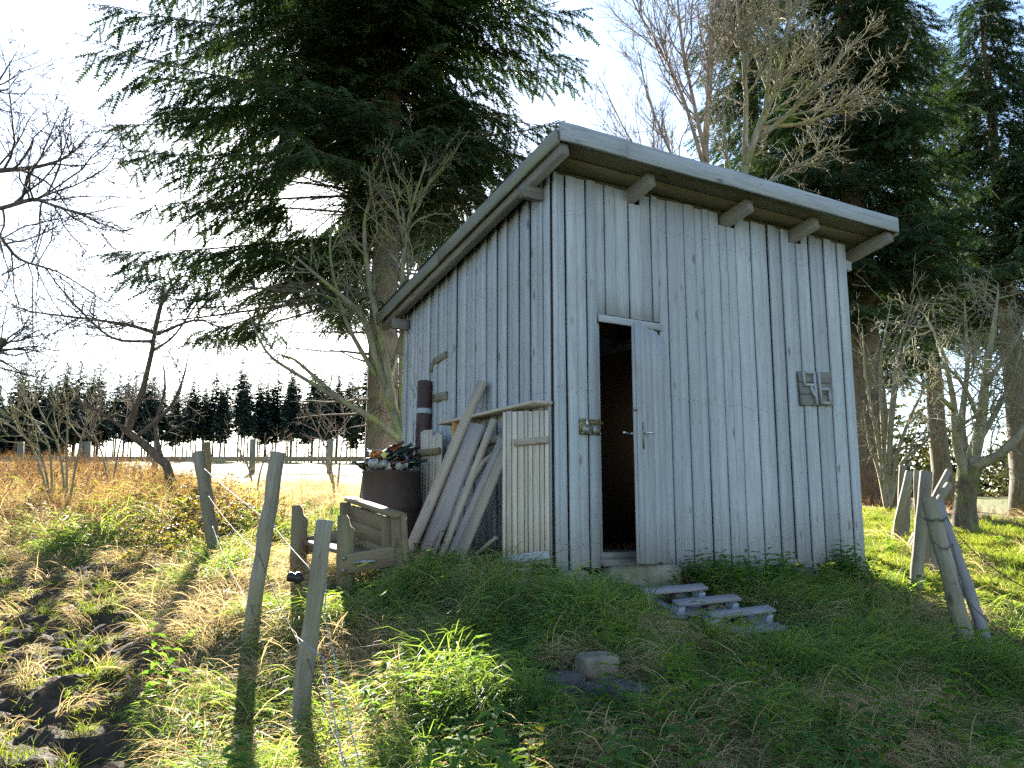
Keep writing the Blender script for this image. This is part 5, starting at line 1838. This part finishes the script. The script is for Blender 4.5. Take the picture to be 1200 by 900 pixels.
def scatter(name, meshes, P, rotz, scl, idx, label, cat, tilt=.0, seed=0):
    """one object: clumps instanced on its points by geometry nodes"""
    r = np.random.RandomState(seed)
    cc = bpy.data.collections.new(name + '_clumps')
    for k, me in enumerate(meshes):
        cc.objects.link(bpy.data.objects.new('%s_clump_%02d' % (name, k), me))
    pm = bpy.data.meshes.new(name)
    pm.vertices.add(len(P)); pm.vertices.foreach_set('co', np.asarray(P, np.float32).ravel())
    rot = np.c_[r.normal(size=len(P)) * tilt, r.normal(size=len(P)) * tilt, rotz].astype(np.float32)
    a = pm.attributes.new('rot', 'FLOAT_VECTOR', 'POINT'); a.data.foreach_set('vector', rot.ravel())
    a = pm.attributes.new('scl', 'FLOAT', 'POINT'); a.data.foreach_set('value', np.asarray(scl, np.float32))
    a = pm.attributes.new('idx', 'INT', 'POINT'); a.data.foreach_set('value', np.asarray(idx, np.int32))
    o = obj(name, pm)
    ng = bpy.data.node_groups.new(name + '_scatter', 'GeometryNodeTree')
    ng.interface.new_socket('Geometry', in_out='INPUT', socket_type='NodeSocketGeometry')
    ng.interface.new_socket('Geometry', in_out='OUTPUT', socket_type='NodeSocketGeometry')
    N = ng.nodes; Lk = ng.links
    gi = N.new('NodeGroupInput'); go = N.new('NodeGroupOutput')
    ip = N.new('GeometryNodeInstanceOnPoints')
    ci = N.new('GeometryNodeCollectionInfo')
    ci.inputs['Collection'].default_value = cc
    ci.inputs['Separate Children'].default_value = True
    ci.inputs['Reset Children'].default_value = True

    def attr(nm, typ):
        n = N.new('GeometryNodeInputNamedAttribute'); n.data_type = typ; n.inputs[0].default_value = nm
        return n.outputs[0]
    er = N.new('FunctionNodeEulerToRotation')
    Lk.new(attr('rot', 'FLOAT_VECTOR'), er.inputs[0])
    Lk.new(gi.outputs[0], ip.inputs['Points'])
    Lk.new(ci.outputs[0], ip.inputs['Instance'])
    ip.inputs['Pick Instance'].default_value = True
    Lk.new(attr('idx', 'INT'), ip.inputs['Instance Index'])
    Lk.new(er.outputs[0], ip.inputs['Rotation'])
    Lk.new(attr('scl', 'FLOAT'), ip.inputs['Scale'])
    Lk.new(ip.outputs[0], go.inputs[0])
    md = o.modifiers.new('scatter', 'NODES'); md.node_group = ng
    return tag(o, label, cat, kind='stuff')


class Cover:
    """candidate points over the plot with what the photograph shows growing there"""
    def __init__(s, n, y0, y1, seed, margin=1.25):
        r = np.random.RandomState(seed)
        y = np.exp(r.uniform(math.log(y0), math.log(y1), n))      # even density on the picture, denser near the path
        x = r.uniform(-1, 1, n) * (0.62 * y * margin + .6)
        keep = ~inside_shed(x, y, .02)
        s.x, s.y = x[keep], y[keep]
        s.z = ground(s.x, s.y)
        s.px, s.py = pix(np.c_[s.x, s.y, s.z])
        s.mud = mudmask(s.x, s.y)
        s.n1 = fbm(s.x * .9, s.y * .9, 21, 3)
        s.n2 = fbm(s.x * 2.3 + 9, s.y * 2.3, 22, 3)
        s.r = r
        dx = s.x - C0[0]; dy = s.y - C0[1]
        s.u = dx * A[0] + dy * A[1]; s.v = dx * B[0] + dy * B[1]
        # right of the shed: grazed lawn; behind the left fence: dead weeds
        s.lawn = sstep(3.35, 3.9, s.u + (s.n1 - .5) * .8) * sstep(5.2, 6.4, s.y)
        s.back = sstep(8.3, 10.0, s.y + (s.n1 - .5) * 2.5) * (s.u < -.2)
        s.open = np.ones(len(s.x))
        for (c_, rad_) in CLEAR:
            s.open *= np.where((s.x - c_[0]) ** 2 + (s.y - c_[1]) ** 2 < (rad_ + .05) ** 2, .04, 1.0)
        s.litter = np.exp(-(((s.x - 7.0) / 2.4) ** 2 + ((s.y - 16.0) / 2.4) ** 2))

    def pick(s, prob):
        m = s.r.rand(len(s.x)) < prob * s.open
        return m

    def P(s, m): return np.c_[s.x[m], s.y[m], s.z[m]]


CLEAR = [(foot(700, 806), .20), (foot(690, 825), .16), (foot(725, 828), .16), (foot(660, 815), .12), (foot(650, 700), .16), (foot(690, 700), .16), (foot(620, 703), .12)]
CLEAR += [((pc[0] + dx_, pc[1] + dy_, 0), .26) for dx_, dy_ in ((-.35, .05), (-.1, .0), (.2, .05), (.4, .1), (.1, -.3), (-.2, -.25), (.35, -.15), (-.5, .3), (-.2, .35), (.45, -.4), (.15, -.5), (-.15, -.5))]
CLEAR += [((*sw(.78, -.18), 0), .22), ((*sw(.5, -.2), 0), .2), ((*sw(.1, -.15), 0), .18), ((bA[0] + .15, bA[1] - .2, 0), .25)]
CLEAR += [((f3b[0] + .01, f3b[1] - d_, 0), .13) for d_ in (.0, .18, .36)] + [((f2b[0], f2b[1] - d_, 0), .13) for d_ in (.0, .18, .34)] + [((*at(1138, 768, 6.0)[:2], 0), .12), ((*at(1145, 775, 5.8)[:2], 0), .15)]
rs = np.random.RandomState(99)
down = math.atan2(-1.0, -.15)                                  # the slope falls towards the path
# --- green grass
gm = [blade_tuft('g%d' % k, 30, .07, .22, .0058, .55, .6, M['grass'], 200 + k, rad=.06) for k in range(4)]
gm += [blade_tuft('l%d' % k, 32, .20, .46, .0078, .40, 1.15, M['grass'], 210 + k, lean=.45, rad=.07, segs=4) for k in range(4)]
gm += [blade_tuft('s%d' % k, 44, .03, .09, .0036, .7, .5, M['lawn'], 220 + k, rad=.075) for k in range(3)]
c = Cover(52000, 2.5, 15, 1)
mid = (c.py > 640) & (c.px > 330)
p = .75 * (1 - c.mud) ** 2 * (1 - .85 * c.back) * (1 - np.where(c.px > 830, .35, .7) * sstep(.47, .58, c.n2) * (1 - c.lawn)) * (1 - c.litter)
left_strip = (c.px < 470) & (c.back < .5)
p = np.where(left_strip & (c.lawn < .1), p * (.30 + .5 * sstep(.45, .6, c.n1)), p)
p = np.where((c.u < .3) & (c.u > -1.1) & (c.v > -.3) & (c.v < 2.5), p * .5, p)
m = c.pick(p)
x_, y_ = c.x[m], c.y[m]
lawn = c.r.rand(m.sum()) < c.lawn[m]
longg = (~lawn) & (c.r.rand(m.sum()) < .60 * sstep(.35, .6, c.n1[m]) + .15)
idx = np.where(lawn, 8 + c.r.randint(0, 3, m.sum()), np.where(longg, 4 + c.r.randint(0, 4, m.sum()), c.r.randint(0, 4, m.sum())))
rot = np.where(longg, down + c.r.normal(size=m.sum()) * .9 + (c.n2[m] - .5) * 4, c.r.uniform(0, 6.28, m.sum()))
sc = c.r.uniform(.7, 1.25, m.sum()) * np.where(lawn, 1.0 + .06 * np.maximum(0, y_ - 7), 1.0) * np.where(left_strip[m], .72, 1) * np.where(c.y[m] > 8, 1.25, 1) * np.where(lawn, 1, .50 + .62 * sstep(.35, .65, c.n1[m])) * np.where((c.v[m] > -1.3) & (c.u[m] > -.3) & (c.u[m] < W_ + .3), .72, 1)
scatter('grass', gm, c.P(m), rot, sc, idx, 'lush green grass growing over the slope before the shed', 'grass', .12, 1)
print('grass', m.sum())
# --- dry straw, mostly lying
dm = [blade_tuft('d%d' % k, 36, .12, .36, .0036, .6, 1.0, M['straw'], 240 + k, lean=.6, rad=.07, segs=5) for k in range(4)]
dm += [blade_tuft('e%d' % k, 20, .10, .28, .0034, .8, .7, M['straw'], 250 + k, rad=.06) for k in range(2)]
c = Cover(42000, 2.5, 17, 2)
p = .70 * sstep(.46, .58, c.n2) * (1 - c.lawn) * (1 - c.mud)
left_strip = (c.px < 500) & (c.back < .5) & (c.py > 640)
p = np.where(left_strip, np.maximum(p, .38 * (1 - c.mud) ** 2 + .008), p)
p = np.maximum(p, .55 * c.back * sstep(.3, .5, c.n1))
p = p * (1 - .6 * c.litter)
p = np.where(c.lawn > .5, .03, p)
p = np.where(c.px > 830, p * .5, p)
m = c.pick(p)
idx = np.where(c.r.rand(m.sum()) < .72, c.r.randint(0, 4, m.sum()), 4 + c.r.randint(0, 2, m.sum()))
scatter('dry_grass', dm, c.P(m), down + c.r.normal(size=m.sum()) * 1.0 + (c.n1[m] - .5) * 5, c.r.uniform(.7, 1.3, m.sum()) * np.where(c.y[m] > 9, 1.5, 1), idx,
        'dry straw-coloured grass lying in swathes on the slope', 'grass', .12, 2)
print('straw', m.sum())
# --- tall pale dry grass along the back of the left plot
hm_ = [blade_tuft('y%d' % k, 26, .25, .62, .0045,   .38, .45, M['gold'], 340 + k, rad=.07, segs=4) for k in range(4)]
c = Cover(16000, 8.0, 30, 12, 1.1)
p = .50 * sstep(9.0, 11.0, c.y + (c.n1 - .5) * 3.0) * (c.u < -.7) * sstep(.32, .5, c.n2)
m = c.pick(p)
scatter('tall_dry_grass', hm_, c.P(m), c.r.uniform(0, 6.28, m.sum()), c.r.uniform(.7, 1.25, m.sum()), c.r.randint(0, 4, m.sum()), 'tall golden dry grass in front of the rail fence', 'grass', .1, 12)
# --- broad-leaved weeds
wm = [weed_mesh('n%d' % k, 'nettle', 260 + k, M['weed']) for k in range(4)] + [weed_mesh('k%d' % k, 'dock', 270 + k, M['weed']) for k in range(3)] + [weed_mesh('c%d' % k, 'clover', 280 + k, M['weed']) for k in range(3)] + [weed_mesh('p%d' % k, 'sprout', 285 + k, M['lawn']) for k in range(2)]
c = Cover(26000, 2.5, 12, 3)
wall = (.35 + sstep(.4, .6, c.n2)) * np.exp(-(np.maximum(0, -c.v - .02) / .34) ** 2) * (c.u > .9) * (c.u < W_ + .1) * (c.v < 0)
wall2 = np.exp(-(np.maximum(0, -c.u - .45) / .4) ** 2) * (c.v > -.4) * (c.v < 1.3) * (c.u < -.45)
near = np.exp(-((c.px - 760) / 240) ** 2) * sstep(740, 860, c.py)
near2 = np.exp(-((c.px - 520) / 80) ** 2) * sstep(760, 850, c.py)
p = .06 + .18 * sstep(.52, .7, c.n1) * (c.px > 420) + .9 * wall + .35 * wall2 + .30 * near + .03 * near2
p = p * (1 - c.mud) * (1 - .75 * c.lawn) * (1 - c.back) * (1 - c.litter)
m = c.pick(np.clip(p, 0, 1))
tall = (wall[m] > .3) | (c.r.rand(m.sum()) < .22)
rr_ = c.r.rand(m.sum())
idx = np.where(tall & (rr_ < .6), c.r.randint(0, 4, m.sum()), np.where(rr_ < .45, 4 + c.r.randint(0, 3, m.sum()), np.where(rr_ < .93, 7 + c.r.randint(0, 3, m.sum()), 10 + c.r.randint(0, 2, m.sum()))))
scatter('weeds', wm, c.P(m), c.r.uniform(0, 6.28, m.sum()), c.r.uniform(.5, 1.35, m.sum()), idx, 'broad-leaved green weeds and nettles among the grass and along the wall', 'weeds', .15, 3)
print('weeds', m.sum())
# --- dead weeds: russet thicket at the back left, stalks by the fence
km = [stalk_mesh('q%d' % k, 'curly', 290 + k, M['deadweed']) for k in range(4)] + [stalk_mesh('u%d' % k, 'umbel', 295 + k, M['deadweed']) for k in range(3)] + [stalk_mesh('h%d' % k, 'seed', 300 + k, M['straw']) for k in range(3)]
c = Cover(24000, 2.5, 34, 4, 1.1)
p = .58 * sstep(8.2, 9.8, c.y + (c.n1 - .5) * 3.0) * (c.u < -.6) * (1 - .6 * sstep(20, 30, c.y))
p = np.where((c.u > W_ + .4) & (c.y > 13.5), .30 * (c.litter > .25) + .10 * (c.y > 18), p)
p = np.where((c.y < 8) & (c.px < 470) & (c.mud < .5), .035 + .05 * (c.n2 > .55), p)
p = np.where((c.y < 6) & (c.px > 470), .012, p)
m = c.pick(p)
b_ = c.y[m] > 8
idx = np.where(b_, np.where(c.r.rand(m.sum()) < .55, c.r.randint(0, 4, m.sum()), np.where(c.r.rand(m.sum()) < .45, 4 + c.r.randint(0, 3, m.sum()), 7 + c.r.randint(0, 3, m.sum()))), np.where(c.r.rand(m.sum()) < .8, 7 + c.r.randint(0, 3, m.sum()), 4 + c.r.randint(0, 3, m.sum())))
scl_ = c.r.uniform(.35, .75, m.sum()) * np.where(b_, 1.0, .62) * np.where(c.x[m] > 3, .6, 1) * np.where((c.py[m] > 600), .7, 1)
scatter('dead_weeds', km, c.P(m), c.r.uniform(0, 6.28, m.sum()), scl_, idx, 'russet dead weeds and seed stalks behind the wire fence', 'weeds', .15, 4)
print('dead', m.sum())
# --- brambles still in leaf at the fence corner
bmsh = [bramble_mesh('b%d' % k, 310 + k, (M['bark_grey'], M['bramble'])) for k in range(4)]
c = Cover(4200, 7.0, 20, 5, 1.0)
g1_ = np.exp(-((c.px - 300) / 120) ** 2) * sstep(655, 610, c.py)
g2_ = np.exp(-((c.px - 190) / 60) ** 2) * sstep(690, 640, c.py)
p = (.30 * g1_ + .35 * g2_) * (c.u < -.9) * (c.px < 430)
m = c.pick(np.clip(p, 0, 1))
scatter('brambles', bmsh, c.P(m), c.r.uniform(0, 6.28, m.sum()), c.r.uniform(.4, .8, m.sum()), c.r.randint(0, 4, m.sum()), 'yellowing brambles tangled around the fence corner', 'brambles', .2, 5)
print('brambles', m.sum())
# --- clods and trampled tufts on the mud
tm_ = [blade_tuft('m%d' % k, 26, .04, .13, .0042, .9, .8, M['lawn'], 320 + k, rad=.05) for k in range(3)] + [blade_tuft('v%d' % k, 26, .08, .22, .004, 1.2, 1.4, M['straw'], 325 + k, lean=.3, rad=.06) for k in range(2)]
c = Cover(15000, 2.4, 9, 6)
m = c.pick(.36 * c.mud * sstep(.38, .58, c.n2) + .09 * c.mud)
scatter('trampled_grass', tm_, c.P(m), c.r.uniform(0, 6.28, m.sum()), c.r.uniform(.6, 1.2, m.sum()), c.r.choice([0, 1, 2, 0, 1, 3], m.sum()), 'trampled tufts of grass left on the mud', 'grass', .3, 6)
print('all done', len(bpy.data.objects))
